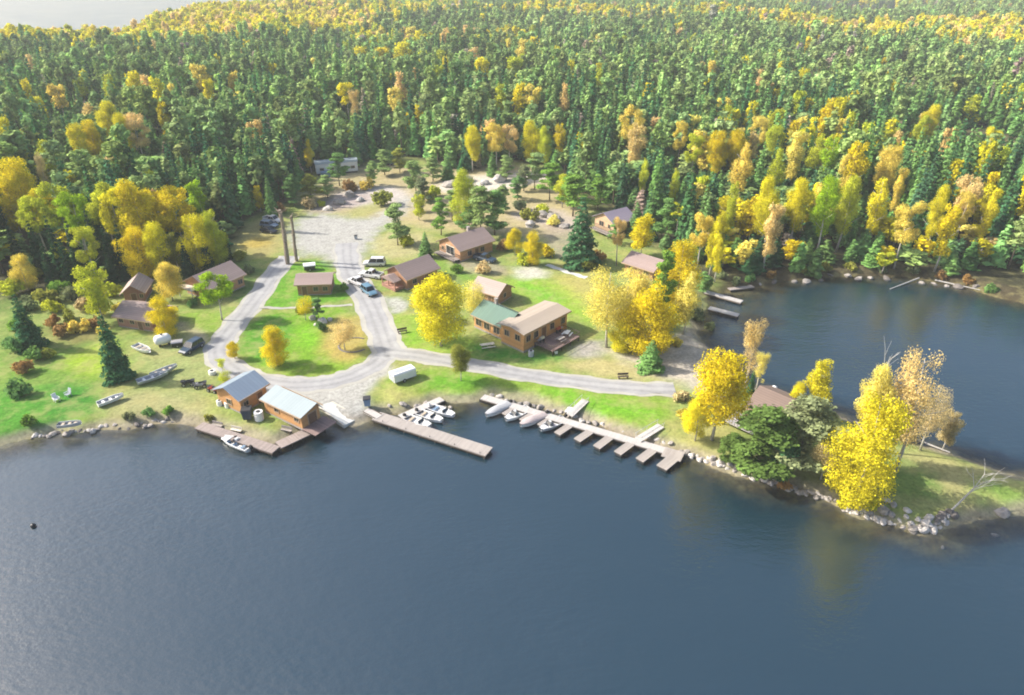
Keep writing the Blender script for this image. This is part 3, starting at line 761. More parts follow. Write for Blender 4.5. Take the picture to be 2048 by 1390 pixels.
# --- trees of the camp and the point, each where the photograph has it
T = [
 # the point, nearest the camera
 (1700, 1008, 775, 156, 'low', 'yellow', 'big bright yellow aspen on the rocky shore of the point, branched to the ground'),
 (1782, 940, 686, 98, 'thin', 'buff', 'tallest tree of the point, airy peach-coloured crown on a long bare stem'),
 (1712, 930, 726, 80, 'round', 'pale', 'pale gold aspen rising just behind the big bright yellow aspen of the point'),
 (1842, 900, 770, 62, 'thin', 'tan', 'sparse tan birch with see-through crown beyond the point against the blue bay'),
 (1884, 902, 818, 46, 'column', 'tan', 'small tan-gold birch by the bay shore, last before the dead white tree'),
 (1424, 880, 700, 138, 'round', 'gold', 'full golden aspen standing at the end of the boat slips'),
 (1388, 880, 790, 62, 'low', 'yellow', 'low yellow sapling under the full golden aspen by the boat slips'),
 (1618, 836, 714, 62, 'column', 'yellow', 'slim golden aspen behind the brown cabin of the point'),
 (1586, 832, 762, 44, 'round', 'yellow', 'short yellow aspen touching the slim golden one behind the point cabin'),
 (1486, 790, 630, 62, 'thin', 'buff', 'tall thin buff birch at the bay shore with sky-blue water showing through'),
 (1512, 782, 700, 44, 'thin', 'pale', 'half-bare pale birch just beside the small dark spruce on the bay'),
 (1500, 786, 735, 16, 'spruce', 'dark', 'tiny narrow dark spruce at the bay edge beside the half-bare birch'),
 (1512, 948, 822, 136, 'pine', 'bush', 'broad green bushy pine on the near shore of the point'),
 (1592, 940, 800, 124, 'pine', 'dull', 'dull green pine with dark underside in front of the point cabin'),
 (1462, 925, 868, 60, 'pine', 'bush', 'mid green low pine at the near shore, closest to the boat slips'),
 (1556, 962, 880, 70, 'pine', 'dark', 'dark low pine over the water between the green pine and the yellow aspen'),
 (1640, 960, 868, 66, 'thin', 'tan', 'brown withered tree wedged beside the big bright yellow aspen'),
 (1300, 738, 680, 54, 'spruce', 'green', 'small dark green spruce alone on the pale sand by the lodge path'),
 # grove beyond the lodge
 (1212, 694, 528, 100, 'thin', 'pale', 'pale yellow see-through aspen nearest to the lodge in the sandy grove'),
 (1240, 704, 640, 60, 'low', 'yellow', 'low yellow bush-like aspen at the foot of the pale grove by the lodge'),
 (1296, 706, 562, 128, 'low', 'gold', 'wide deep gold aspen in the middle of the sandy grove by the bay'),
 (1258, 660, 530, 100, 'low', 'pale', 'pale gold aspen behind the wide deep gold one in the sandy grove'),
 (1348, 622, 470, 96, 'low', 'gold', 'tall gold aspen with a rounded top beside the brown roofed cabin'),
 (1318, 650, 500, 44, 'pine', 'grass', 'tall slim green pine among the golden aspens by the bay'),
 (1368, 668, 540, 56, 'column', 'pale', 'slender pale yellow aspen at the edge of the beach docks'),
 (1405, 585, 545, 40, 'pine', 'green', 'stubby green pine at the head of the upper beach dock'),
 (1284, 512, 425, 56, 'column', 'gold', 'gold aspen close beside the stilted cabin with violet roof'),
 (1436, 500, 420, 44, 'column', 'yellow', 'yellow aspen at the corner of the bay, first of the shore trees'),
 (1160, 530, 392, 74, 'spruce', 'dark', 'big dark spruce standing alone left of the stilted cabin'),
 (1230, 488, 440, 26, 'pine', 'green', 'thin green pine in front of the stilted cabin'),
 # middle of the camp
 (882, 692, 546, 140, 'low', 'yellow', 'large yellow aspen shading the green roofed wing of the lodge'),
 (948, 640, 560, 56, 'thin', 'pale', 'faded pale aspen between the large yellow aspen and the small brown cabin'),
 (846, 640, 576, 56, 'round', 'pale', 'pale yellow aspen in front of the brown cabin with porch'),
 (921, 762, 688, 56, 'round', 'olive', 'rounded olive-gold bush-tree between lodge path and boat docks', ),
 (555, 730, 653, 70, 'low', 'gold', 'bright gold tree in the lawn inside the loop road'),
 (470, 718, 682, 32, 'low', 'gold', 'small gold bush-tree at the left rim of the loop lawn'),
 (690, 700, 640, 56, 'thin', 'buff', 'nearly bare tan tree over the ring in the loop lawn'),
 (612, 640, 590, 40, 'thin', 'gold', 'thin gold tree in front of the dark shed'),
 (638, 640, 596, 26, 'pine', 'green', 'short green pine at the corner of the dark shed'),
 (445, 640, 545, 82, 'high', 'lime', 'lime green tree with bare leaning trunk beside the left road'),
 (346, 602, 524, 66, 'low', 'orange', 'orange-gold tree in front of the long pale-roofed cabin'),
 (336, 672, 592, 68, 'low', 'gold', 'deep gold tree at the corner of the long red cabin'),
 (212, 648, 520, 62, 'column', 'yelgreen', 'tall yellow-green aspen left of the small hipped cabin'),
 (206, 630, 556, 44, 'low', 'yellow', 'short yellow aspen under the tall yellow-green one'),
 (240, 758, 622, 56, 'spruce', 'dark', 'tall dark spruce on the left lawn near the shore'),
 (66, 694, 588, 54, 'spruce', 'dark', 'dark spruce at the left edge of the meadow'),
 (452, 772, 738, 30, 'thin', 'yelgreen', 'small yellow-green sapling behind the blue roofed boathouse'),
 (446, 745, 716, 30, 'thin', 'yelgreen', 'yellow-green sapling at the road bend by the boathouse'),
 # upper clearing
 (928, 456, 336, 64, 'low', 'yelgreen', 'rounded yellow aspen in the upper clearing above the cabins'),
 (905, 440, 380, 30, 'pine', 'pine', 'slim pine just left of the rounded yellow aspen in the clearing'),
 (962, 476, 372, 48, 'pine', 'pine', 'mid green pine right behind the cabin with the big gable window'),
 (990, 470, 382, 46, 'pine', 'green', 'darker pine beside the mid green pine behind the gable window cabin'),
 (938, 462, 412, 40, 'pine', 'green', 'short pine at the foot of the rounded yellow aspen'),
 (882, 470, 398, 30, 'pine', 'grass', 'light green young pine above the gable window cabin'),
 (852, 515, 462, 30, 'spruce', 'green', 'small green spruce at the corner of the gable window cabin'),
 (796, 490, 410, 44, 'pine', 'pine', 'lone open pine beside the gravel track'),
 (832, 400, 320, 36, 'pine', 'pine', 'tall open pine at the top of the gravel track'),
 (846, 425, 350, 36, 'pine', 'dull', 'greyish pine just below the top of the gravel track'),
 (748, 372, 322, 26, 'pine', 'pine', 'slender pine right of the white mobile home'),
 (680, 372, 306, 34, 'pine', 'green', 'pine standing in front of the white mobile home'),
 (624, 402, 348, 40, 'pine', 'olive', 'olive bushy pine at the left edge of the gravel lot'),
 (624, 345, 275, 22, 'column', 'gold', 'narrow gold aspen at the left end of the white mobile home'),
 (521, 425, 368, 22, 'column', 'gold', 'narrow gold aspen at the forest edge above the parked cars'),
 (545, 430, 350, 26, 'spruce', 'green', 'green spruce at the forest edge above the parked cars'),
 (1030, 510, 455, 44, 'low', 'gold', 'deep gold thicket tree beside the pale shed right of the gable cabin'),
 (1066, 530, 462, 50, 'low', 'gold', 'second gold thicket tree, right of the pale stump'),
 (1012, 360, 312, 30, 'pine', 'pine', 'pine on the pale rock at the head of the clearing'),
 (1070, 378, 306, 40, 'pine', 'pine', 'wide pine between pale rock patches in the clearing'),
 (1048, 382, 330, 28, 'pine', 'dull', 'greyish pine on the pale rock'),
 (1146, 432, 350, 54, 'pine', 'grass', 'bright green broad pine behind the big dark spruce'),
 (985, 352, 300, 26, 'spruce', 'green', 'small spruce at the back of the pale rock'),
 # left grove
 (74, 476, 310, 84, 'round', 'gold', 'gold aspen with high crown, outermost of the left grove'),
 (50, 480, 352, 46, 'column', 'gold', 'narrow gold aspen at the left end of the grove'),
 (96, 510, 386, 76, 'high', 'yelgreen', 'yellow-green aspen on a pale stem in the left grove'),
 (146, 512, 362, 84, 'high', 'yelgreen', 'yellow-topped aspen over the dark gap in the left grove'),
 (184, 525, 380, 78, 'high', 'lime', 'lime green aspen in the middle of the left grove'),
 (236, 520, 364, 82, 'high', 'yelgreen', 'pale yellow-green aspen with a tall white stem in the left grove'),
 (300, 530, 358, 86, 'round', 'gold', 'biggest deep gold aspen of the left grove'),
 (372, 515, 370, 78, 'high', 'gold', 'wide gold aspen right of the biggest deep gold one'),
 (412, 470, 358, 48, 'column', 'lime', 'vivid green aspen at the right end of the grove crest'),
 (292, 562, 446, 76, 'low', 'gold', 'low gold aspen in front of the biggest one of the left grove'),
 (404, 542, 420, 74, 'low', 'yellow', 'low yellow aspen above the long pale-roofed cabin'),
 (440, 530, 412, 52, 'low', 'yelgreen', 'yellowish aspen at the right edge of the grove by the parked cars'),
 (358, 545, 460, 40, 'column', 'olive', 'olive young aspen under the gold crowns of the left grove'),
 (196, 570, 446, 56, 'high', 'yelgreen', 'thin yellow-green aspen low in the left grove'),
 (136, 560, 480, 32, 'column', 'yelgreen', 'slim yellow aspen before the dark spruces on the left'),
 (1248, 690, 560, 70, 'thin', 'pale', 'faded straw aspen squeezed between the pale one and the wide deep gold one'),
 (262, 530, 372, 70, 'high', 'yellow', 'yellow aspen leaning against the biggest deep gold one of the left grove'),
 (338, 522, 372, 70, 'high', 'gold', 'gold aspen filling the crest of the left grove'),
 (120, 505, 374, 60, 'high', 'yellow', 'yellow aspen behind the yellow-green ones of the left grove'),
 (330, 560, 440, 64, 'round', 'yellow', 'yellow half-height aspen at the foot of the left grove crest'),
 (266, 548, 470, 54, 'column', 'gold', 'gold sapling standing low before the pale white stem'),
 (420, 520, 440, 60, 'round', 'yellow', 'yellow round aspen low at the right end of the grove'),
 (770, 350, 300, 34, 'pine', 'pine', 'leaning-looking pine at the back of the gravel lot'),
 (800, 345, 298, 30, 'pine', 'olive', 'olive pine near the dark car far up behind the lot'),
 (866, 362, 312, 36, 'pine', 'pine', 'mid green pine at the top edge of the clearing left of the pale rock'),
 (896, 358, 310, 30, 'spruce', 'green', 'narrow spruce above the rounded yellow aspen'),
 (1100, 400, 326, 44, 'pine', 'grass', 'light green pine right of the pale rock'),
 (1124, 415, 345, 40, 'column', 'yelgreen', 'yellow-green slender aspen between light pine and broad pine'),
 (1005, 425, 370, 34, 'pine', 'pine', 'pine standing at the bend of the tan slope'),
 (1036, 400, 352, 32, 'pine', 'green', 'green pine just under the pale rock'),
 (655, 395, 352, 30, 'pine', 'pine', 'pine between the brown shrubs and the mobile home'),
 (590, 412, 350, 34, 'pine', 'green', 'green pine behind the two tall snags'),
 (838, 440, 385, 30, 'column', 'yelgreen', 'small yellow-green aspen beside the gravel track'),
 (1195, 420, 350, 40, 'pine', 'grass', 'light green pine behind the stilted cabin'),
 (1330, 480, 400, 40, 'pine', 'green', 'green pine between stilted cabin and bay'),
 (1270, 470, 400, 36, 'spruce', 'green', 'green spruce at the right end of the stilted cabin'),
 (58, 580, 504, 52, 'low', 'orange', 'orange-gold low aspen at the left border of the meadow'),
]
for t in T: tree(*t[:7], **({} if len(t) < 8 else t[7]))

# dark spruces under the left grove (they make its black gaps)
gl = 'dark spruces between the aspens of the left grove'
for i, (x, yb, yt, w) in enumerate([(132, 560, 430, 46), (172, 565, 440, 50), (90, 545, 440, 44), (236, 560, 450, 46), (262, 560, 440, 40), (330, 545, 440, 40), (455, 520, 440, 30), (206, 545, 420, 40), (420, 545, 470, 36),
                         (48, 545, 445, 40), (112, 575, 480, 40), (150, 575, 470, 44), (285, 560, 470, 36), (380, 555, 480, 34)]):
    tree(x, yb, yt, w * .8, 'spruce', 'black', 'dark spruce filling the shade between the yellow aspens of the left grove', group=gl)

# aspens rising out of the conifers: (x, top y, height in m, width px, kind, colour)
AS = [(145, 242, 15, 40, 'round', 'yellow'), (172, 236, 15, 40, 'round', 'gold'), (206, 202, 17, 54, 'round', 'yellow'), (236, 224, 16, 44, 'round', 'yellow'), (262, 222, 16, 46, 'high', 'buff'), (212, 145, 16, 30, 'round', 'yelgreen'),
      (262, 138, 17, 40, 'round', 'yellow'), (310, 150, 17, 26, 'column', 'yellow'), (318, 200, 16, 26, 'column', 'gold'), (395, 125, 17, 40, 'high', 'orange'), (412, 150, 15, 26, 'round', 'yellow'), (108, 165, 16, 34, 'high', 'orange'),
      (152, 150, 15, 24, 'high', 'yelgreen'), (462, 136, 15, 22, 'column', 'orange'), (70, 300, 15, 30, 'thin', 'tan'), (690, 168, 15, 36, 'high', 'yellow'), (706, 178, 15, 30, 'thin', 'buff'), (798, 150, 18, 26, 'column', 'buff'),
      (790, 180, 14, 30, 'high', 'pale'), (945, 248, 14, 40, 'round', 'yellow'), (992, 242, 15, 46, 'high', 'orange'), (1020, 246, 14, 36, 'high', 'buff'), (1064, 240, 15, 46, 'round', 'yellow'), (1090, 252, 14, 30, 'round', 'yelgreen'),
      (1122, 242, 13, 22, 'column', 'gold'), (1036, 168, 16, 26, 'column', 'gold'), (1064, 162, 15, 36, 'high', 'pale'), (1000, 160, 16, 30, 'column', 'yelgreen'), (1268, 208, 18, 50, 'high', 'orange'), (1276, 240, 16, 36, 'column', 'buff'),
      (1292, 312, 12, 18, 'column', 'yelgreen'), (1354, 332, 12, 18, 'column', 'yelgreen'), (1366, 236, 15, 30, 'high', 'orange'), (1392, 262, 14, 36, 'high', 'yelgreen'), (1440, 258, 15, 46, 'round', 'gold'), (1478, 256, 15, 50, 'round', 'gold'),
      (1496, 280, 16, 42, 'column', 'orange'), (1524, 226, 16, 40, 'high', 'pale'), (1556, 246, 15, 44, 'round', 'yelgreen'), (1600, 256, 17, 46, 'column', 'pale'), (1562, 290, 14, 32, 'column', 'yelgreen'), (1646, 262, 15, 36, 'column', 'yelgreen'),
      (1672, 268, 15, 36, 'column', 'lime'), (1722, 276, 18, 46, 'column', 'gold'), (1706, 300, 15, 36, 'high', 'orange'), (1790, 286, 16, 52, 'round', 'orange'), (1810, 330, 14, 26, 'column', 'orange'), (1544, 352, 17, 52, 'round', 'yellow'),
      (1556, 400, 15, 40, 'column', 'buff'), (1608, 352, 16, 54, 'round', 'yellow'), (1668, 346, 18, 54, 'round', 'lime'), (1710, 350, 17, 54, 'round', 'yelgreen'), (1772, 348, 16, 36, 'column', 'yellow'), (1474, 356, 15, 24, 'column', 'yelgreen'),
      (1586, 434, 15, 46, 'column', 'gold'), (1566, 470, 12, 40, 'column', 'gold'), (1540, 430, 15, 36, 'thin', 'buff'), (1408, 420, 13, 40, 'high', 'orange'), (1438, 428, 13, 26, 'column', 'yellow'), (1444, 470, 10, 24, 'column', 'yellow'),
      (1892, 370, 15, 40, 'round', 'yellow'), (1914, 402, 15, 38, 'column', 'gold'), (1832, 396, 15, 50, 'high', 'orange'), (1806, 420, 13, 40, 'column', 'yelgreen'), (1858, 430, 15, 50, 'column', 'gold'), (1876, 450, 13, 36, 'thin', 'tan'),
      (1950, 348, 15, 50, 'high', 'buff'), (1996, 370, 15, 36, 'column', 'yellow'), (1942, 376, 14, 34, 'high', 'orange'), (1950, 470, 11, 44, 'round', 'olive'), (1985, 530, 8, 50, 'low', 'olive'), (1780, 455, 11, 22, 'column', 'yelgreen'),
      (1870, 208, 15, 44, 'round', 'yellow'), (1850, 228, 14, 34, 'high', 'yelgreen'), (1992, 250, 14, 30, 'high', 'yellow'), (1520, 130, 15, 24, 'round', 'buff'), (1425, 126, 15, 22, 'round', 'orange'), (1370, 74, 16, 22, 'round', 'yelgreen'),
      (965, 108, 16, 36, 'round', 'yellow'), (1030, 106, 16, 40, 'round', 'yelgreen'), (1045, 76, 16, 30, 'round', 'pale'), (945, 90, 16, 26, 'high', 'buff'), (720, 88, 15, 34, 'round', 'yellow'), (762, 92, 15, 40, 'round', 'gold'), (806, 92, 15, 46, 'round', 'yellow'),
      (842, 100, 15, 36, 'round', 'yelgreen'), (880, 98, 15, 36, 'round', 'yelgreen'), (1200, 130, 15, 22, 'column', 'yelgreen'), (1130, 180, 15, 20, 'column', 'buff'), (1240, 430, 11, 26, 'high', 'buff')]
def zone(x, y):
    """words for the part of the forest a tree stands in"""
    if y > 330 and x > 1380: return 'by the bay shore'
    side = 'behind the left grove' if x < 480 else 'behind the gravel lot' if x < 780 else 'behind the rocky clearing' if x < 1150 else 'above the stilted cabin' if x < 1420 else 'above the bay'
    return side + (' far up' if y < 170 else '')
CW = {'gold': 'deep gold', 'yellow': 'bright yellow', 'yelgreen': 'yellow-green', 'lime': 'lime green', 'orange': 'orange-gold', 'buff': 'peach-buff', 'pale': 'pale straw', 'tan': 'tan', 'olive': 'olive'}
KW = {'round': 'round-crowned', 'column': 'slender', 'high': 'high-crowned', 'thin': 'half-bare', 'low': 'low bushy'}
as_pts = []
for x, yt, H, w, kind, c in AS:
    H *= 1.12; w *= 1.12
    p = G(x, yt, ZG + H)
    for _ in range(4): p = G(x, yt, gz(p.x, p.y) + H)
    p.z = gz(p.x, p.y)
    if land_d(np.array([p.x]), np.array([p.y]))[0] < 1: continue
    as_pts.append((p.x, p.y, w * depth_of(p) / FPX * .5))
    pool = P_MID.get(kind) or P_HI[kind]
    if p.y < 260: pool = P_HI[kind]
    z = zone(x, yt)
    plant('aspen_tree', random.choice(pool), p, H * 1.02, w * depth_of(p) / FPX, jit(TINT[c], .06),
          f'{KW[kind]} {CW[c]} aspen among dark conifers {z}', group=f'{CW[c]} aspens {z}', pw=PW[kind])

# ------------------------------------------------------------------ the forest
Y0, Y1 = 150.0, 1750.0
pts = []
y = Y0
while y < Y1:
    s = 4.4 if y < 330 else 5.0 if y < 520 else 6.3 if y < 850 else 8.0
    half = .86 * y + 30
    n = int(2 * half / s)
    x = -half + (np.arange(n) + rng.uniform(-.42, .42, n)) * s
    pts.append(np.stack([x, y + rng.uniform(-.42, .42, n) * s], 1)); y += s * .92
pts = np.concatenate(pts)
X, Y = pts[:, 0], pts[:, 1]
D = land_d(X, Y); CLD = poly_sd(CLEAR, X, Y) + 2.0 * wob(X, Y, 18, 4)
ok = (D > .5) & (CLD < -1.5)
ok &= ~((poly_sd(LAKE2, X, Y) > -40) & (Y < LAKE2[0][1] + 900) & (rng.uniform(size=len(X)) < .4))
hp = np.array(hand_pts)
near = Y < 420
for i in range(0, len(hp)):
    hx, hy, hr = hp[i]
    ok &= ~(near & ((X - hx) ** 2 + (Y - hy) ** 2 < max(hr * .75, 1.8) ** 2))
# small openings in the canopy on the right, where the photograph shows bare ground
for px, py, r in [(1960, 300, 14), (1900, 318, 10), (1990, 330, 10), (1600, 250, 8), (1660, 258, 6)]:
    q = G(px, py); ok &= (X - q.x) ** 2 + ((Y - q.y) * .6) ** 2 > r * r * rng.uniform(.5, 1.2, len(X))
ok &= wob(X, Y, 31, 6) < 1.02
X, Y, D = X[ok], Y[ok], D[ok]
Z = ground_z(X, Y, D)
n = len(X)
# yellow share: a few everywhere, whole bands where the photograph has them
share = .022 + .05 * sstep(.45, .9, wob(X, Y, 60, 11))
def band(px, v, f=12):
    global share
    share = np.maximum(share, v * sstep(-f, f, poly_sd(W(px), X, Y)))
band([(-300, 136), (60, 134), (250, 132), (420, 132), (620, 122), (700, 100), (620, 60), (560, 30), (300, 50), (270, 80), (60, 96), (-300, 100)], .95, 8)
band([(440, 90), (640, 110), (720, 96), (780, 72), (920, 60), (920, 30), (480, 34)], .8, 15)
band([(560, 98), (640, 104), (660, 76), (560, 72)], .8, 8)
band([(700, 128), (900, 136), (930, 116), (700, 106)], .55, 8)
band([(940, 150), (1060, 152), (1060, 100), (940, 100)], .35, 8)
band([(960, 62), (1300, 74), (1640, 88), (1640, 62), (1200, 48), (900, 40)], .75, 12)
band([(1540, 92), (1640, 112), (1820, 132), (2060, 142), (2060, 80), (1800, 74), (1600, 76)], .85, 12)
band([(1900, 104), (2040, 130), (2060, 100)], .8, 12)
band([(1360, 330), (1560, 360), (1830, 380), (1830, 320), (1500, 290), (1360, 300)], .30, 8)
band([(1400, 545), (2060, 590), (2060, 470), (1420, 450)], .30, 8)
band([(-300, 30), (2400, 20), (2400, 2), (-300, 2)], .3, 30)
u = rng.uniform(size=n)
yellow = u < share
pinef = sstep(-.3, .5, wob(X, Y, 75, 17))
pine = rng.uniform(size=n) < np.where((X > 20) & (Y < 300), .12, np.where(Y < 240, .35, .28 + .45 * pinef))
Hh = rng.normal(14.3, 3.0, n).clip(6.5, 21); Hh[yellow] = rng.normal(14.6, 2.2, yellow.sum()).clip(8, 19)
edge = sstep(1, 9, D); Hh *= .8 + .2 * edge
Hh *= 1 + .16 * wob(X, Y, 55, 13)
for ax_, ay_, ar_ in as_pts:
    l_ = math.hypot(ax_, ay_); ux, uy = ax_ / l_, ay_ / l_
    al_ = (ax_ - X) * ux + (ay_ - Y) * uy; cr_ = np.abs((X - ax_) * uy - (Y - ay_) * ux)
    m_ = (al_ > -1) & (al_ < 26) & (cr_ < ar_ + 1.6)
    Hh[m_] = np.minimum(Hh[m_], 5.0 + .24 * al_[m_].clip(0, 30))
for ax_, ay_, ar_, hh_ in view_pts:
    l_ = math.hypot(ax_, ay_); ux, uy = ax_ / l_, ay_ / l_
    al_ = (ax_ - X) * ux + (ay_ - Y) * uy; cr_ = np.abs((X - ax_) * uy - (Y - ay_) * ux)
    m_ = (al_ > -.5) & (al_ < 30) & (cr_ < ar_ + 1.5)
    Hh[m_] = np.minimum(Hh[m_], 3.0 + .15 * al_[m_].clip(0, 30))
inframe = (np.abs(X / (Y * CP - (Z + 8 - CAMH) * SP)) < .76) & (Y > 0)
appar = np.where(inframe, Hh / np.sqrt(X ** 2 + Y ** 2), 0)
con = np.where(~yellow)[0]; con = con[np.argsort(-appar[con])]
asp = np.where(yellow)[0]; asp = asp[np.argsort(-appar[asp])]
N_CON, N_ASP = 238, 150


def pix(x, y, z):
    d = y * CP - (z - CAMH) * SP
    return CX + FPX * x / d, CY - FPX * (y * SP + (z - CAMH) * CP) / d


yel_tints = ['yellow', 'yellow', 'yelgreen', 'buff', 'pale', 'gold', 'yelgreen', 'yellow']
for j in con[:N_CON]:
    nm = 'pine_tree' if pine[j] else 'spruce_tree'
    k = 'pine' if pine[j] else 'spruce'
    c = TINT['pine'] if pine[j] else TINT['green'] if random.random() < .45 else TINT['dark']
    if X[j] < -15 and not pine[j]: c = TINT['dark']
    px, py = pix(X[j], Y[j], Z[j] + Hh[j]); z = zone(px, py)
    tone = 'mid green open-crowned pine' if pine[j] else 'dark green pointed spruce'
    hz = 'short' if Hh[j] < 10 else 'medium-high' if Hh[j] < 14 else 'tall'
    plant(nm, random.choice(P_MID[k]), (X[j], Y[j], Z[j]), Hh[j], (5.6 if pine[j] else 3.9) * random.uniform(.8, 1.25) * (.4 + .6 * Hh[j] / 13), jit(c, .2),
          f'{hz} {tone} in the dense forest {z}', group=f'{hz} {"pines" if pine[j] else "spruces"} in the forest {z}')
for j in asp[:N_ASP]:
    k = random.choice(['round', 'column', 'high'])
    c = random.choice(yel_tints); px, py = pix(X[j], Y[j], Z[j] + Hh[j]); z = zone(px, py)
    plant('aspen_tree', random.choice(P_MID[k]), (X[j], Y[j], Z[j]), Hh[j], random.uniform(4.6, 7.0), jit(TINT[c], .1),
          f'{KW[k]} {CW[c]} aspen among dark conifers {z}', group=f'{CW[c]} aspens {z}', pw=PW[k])

# --- what lies farther back reads as one mass: one object of conifers, one of aspens
def far_protos(kind):
    out = []
    cn = bpy.data.collections.new('far_' + kind)
    def add(me, tr=None):
        if tr is not None:
            bm = bmesh.new(); bm.from_mesh(me); bm.from_mesh(tr)
            nf = len(me.polygons)
            bm.faces.ensure_lookup_table()
            for f in bm.faces[nf:]: f.material_index = 1
            bm.to_mesh(me); bm.free(); me.materials.append(tr.materials[0])
        o = bpy.data.objects.new(f'{chr(97 + len(out))}_{kind}', me); cn.objects.link(o); out.append(o)
    if kind == 'conifer':
        for k in range(4): add(spruce_crown('far_spruce', 330, 1.05, M['needle_far'], 1.95, .1), P_TRUNK['spruce'][0])
        for k in range(4): add(pine_crown('far_pine', 300, 1.0, M['needle_far'], .34 + .06 * k, 2.35), P_TRUNK['pine'][0])
    else:
        for k in ('round', 'column', 'high', 'round', 'high'): add(aspen_crown('far_aspen', k, 330, 1.1, M['leaf_far']), P_TRUNK['aspen'][0])
    return cn, len(out)


def scatter(name, kind, idx, choice, tint, width):
    cn, m_ = far_protos(kind)
    me = bpy.data.meshes.new(name)
    k = len(idx)
    me.vertices.add(k); me.vertices.foreach_set('co', np.stack([X[idx], Y[idx], Z[idx]], 1).reshape(-1).astype(np.float32))
    def attr(nm, typ, key, data):
        a = me.attributes.new(nm, typ, 'POINT'); a.data.foreach_set(key, np.ascontiguousarray(data).reshape(-1))
    attr('turn', 'FLOAT_VECTOR', 'vector', np.stack([0 * X[idx], 0 * X[idx], rng.uniform(0, 6.28, k)], 1).astype(np.float32))
    attr('size', 'FLOAT_VECTOR', 'vector', np.stack([width, width, Hh[idx] / 14], 1).astype(np.float32))
    attr('pick', 'INT', 'value', choice.astype(np.int32))
    attr('tint', 'FLOAT_COLOR', 'color', np.concatenate([tint, np.ones((k, 1))], 1).astype(np.float32))
    me.update()
    o = link(name, me)
    g = bpy.data.node_groups.new(name, 'GeometryNodeTree')
    g.interface.new_socket('Geometry', in_out='INPUT', socket_type='NodeSocketGeometry')
    g.interface.new_socket('Geometry', in_out='OUTPUT', socket_type='NodeSocketGeometry')
    gi = g.nodes.new('NodeGroupInput'); go = g.nodes.new('NodeGroupOutput')
    ci = g.nodes.new('GeometryNodeCollectionInfo'); ci.inputs['Collection'].default_value = cn
    ci.inputs['Separate Children'].default_value = True; ci.inputs['Reset Children'].default_value = True
    ip = g.nodes.new('GeometryNodeInstanceOnPoints'); ip.inputs['Pick Instance'].default_value = True
    def na(nm, t):
        q = g.nodes.new('GeometryNodeInputNamedAttribute'); q.data_type = t; q.inputs['Name'].default_value = nm
        return q.outputs['Attribute']
    er = g.nodes.new('FunctionNodeEulerToRotation')
    g.links.new(na('turn', 'FLOAT_VECTOR'), er.inputs[0])
    g.links.new(gi.outputs[0], ip.inputs['Points']); g.links.new(ci.outputs[0], ip.inputs['Instance'])
    g.links.new(na('pick', 'INT'), ip.inputs['Instance Index']); g.links.new(er.outputs[0], ip.inputs['Rotation'])
    g.links.new(na('size', 'FLOAT_VECTOR'), ip.inputs['Scale'])
    g.links.new(ip.outputs[0], go.inputs[0])
    md = o.modifiers.new('trees', 'NODES'); md.node_group = g
    return o


rest = con[N_CON:]
base = np.where(pine[rest][:, None], np.array(TINT['pine']), np.array(TINT['green']))
dk = rng.uniform(size=len(rest)) < .35
base = np.where((dk & ~pine[rest])[:, None], np.array(TINT['dark']), base)
var = 1 + .22 * wob(X[rest], Y[rest], 120, 2)
dead = rng.uniform(size=len(rest)) < .02
base = np.where(dead[:, None], np.array([.36, .31, .25]), base)
base = base * (var * rng.uniform(.7, 1.3, len(rest)))[:, None] * (1 + rng.uniform(-.1, .1, (len(rest), 3)))
o = scatter('conifer_forest', 'conifer', rest, np.where(pine[rest], 4 + rng.integers(0, 4, len(rest)), rng.integers(0, 4, len(rest))), base,
            rng.uniform(.8, 1.3, len(rest)) * np.where(Y[rest] > 520, 1.25, 1.1) * np.where(pine[rest], 1.05, .92))
tag(o, 'far dark green conifer forest rolling back to the lakes', 'forest', kind='stuff')
rest = asp[N_ASP:]
tt = np.array([TINT[c] for c in yel_tints])[rng.integers(0, len(yel_tints), len(rest))]
o = scatter('aspen_forest', 'aspen', rest, rng.integers(0, 5, len(rest)), tt * rng.uniform(.8, 1.15, (len(rest), 1)), rng.uniform(.75, 1.15, len(rest)) * np.where(Y[rest] > 520, 1.2, .95))
tag(o, 'far yellow aspen woods in bands among the conifers', 'forest', kind='stuff')
print('forest', n, 'conifers', len(con), 'aspens', len(asp))

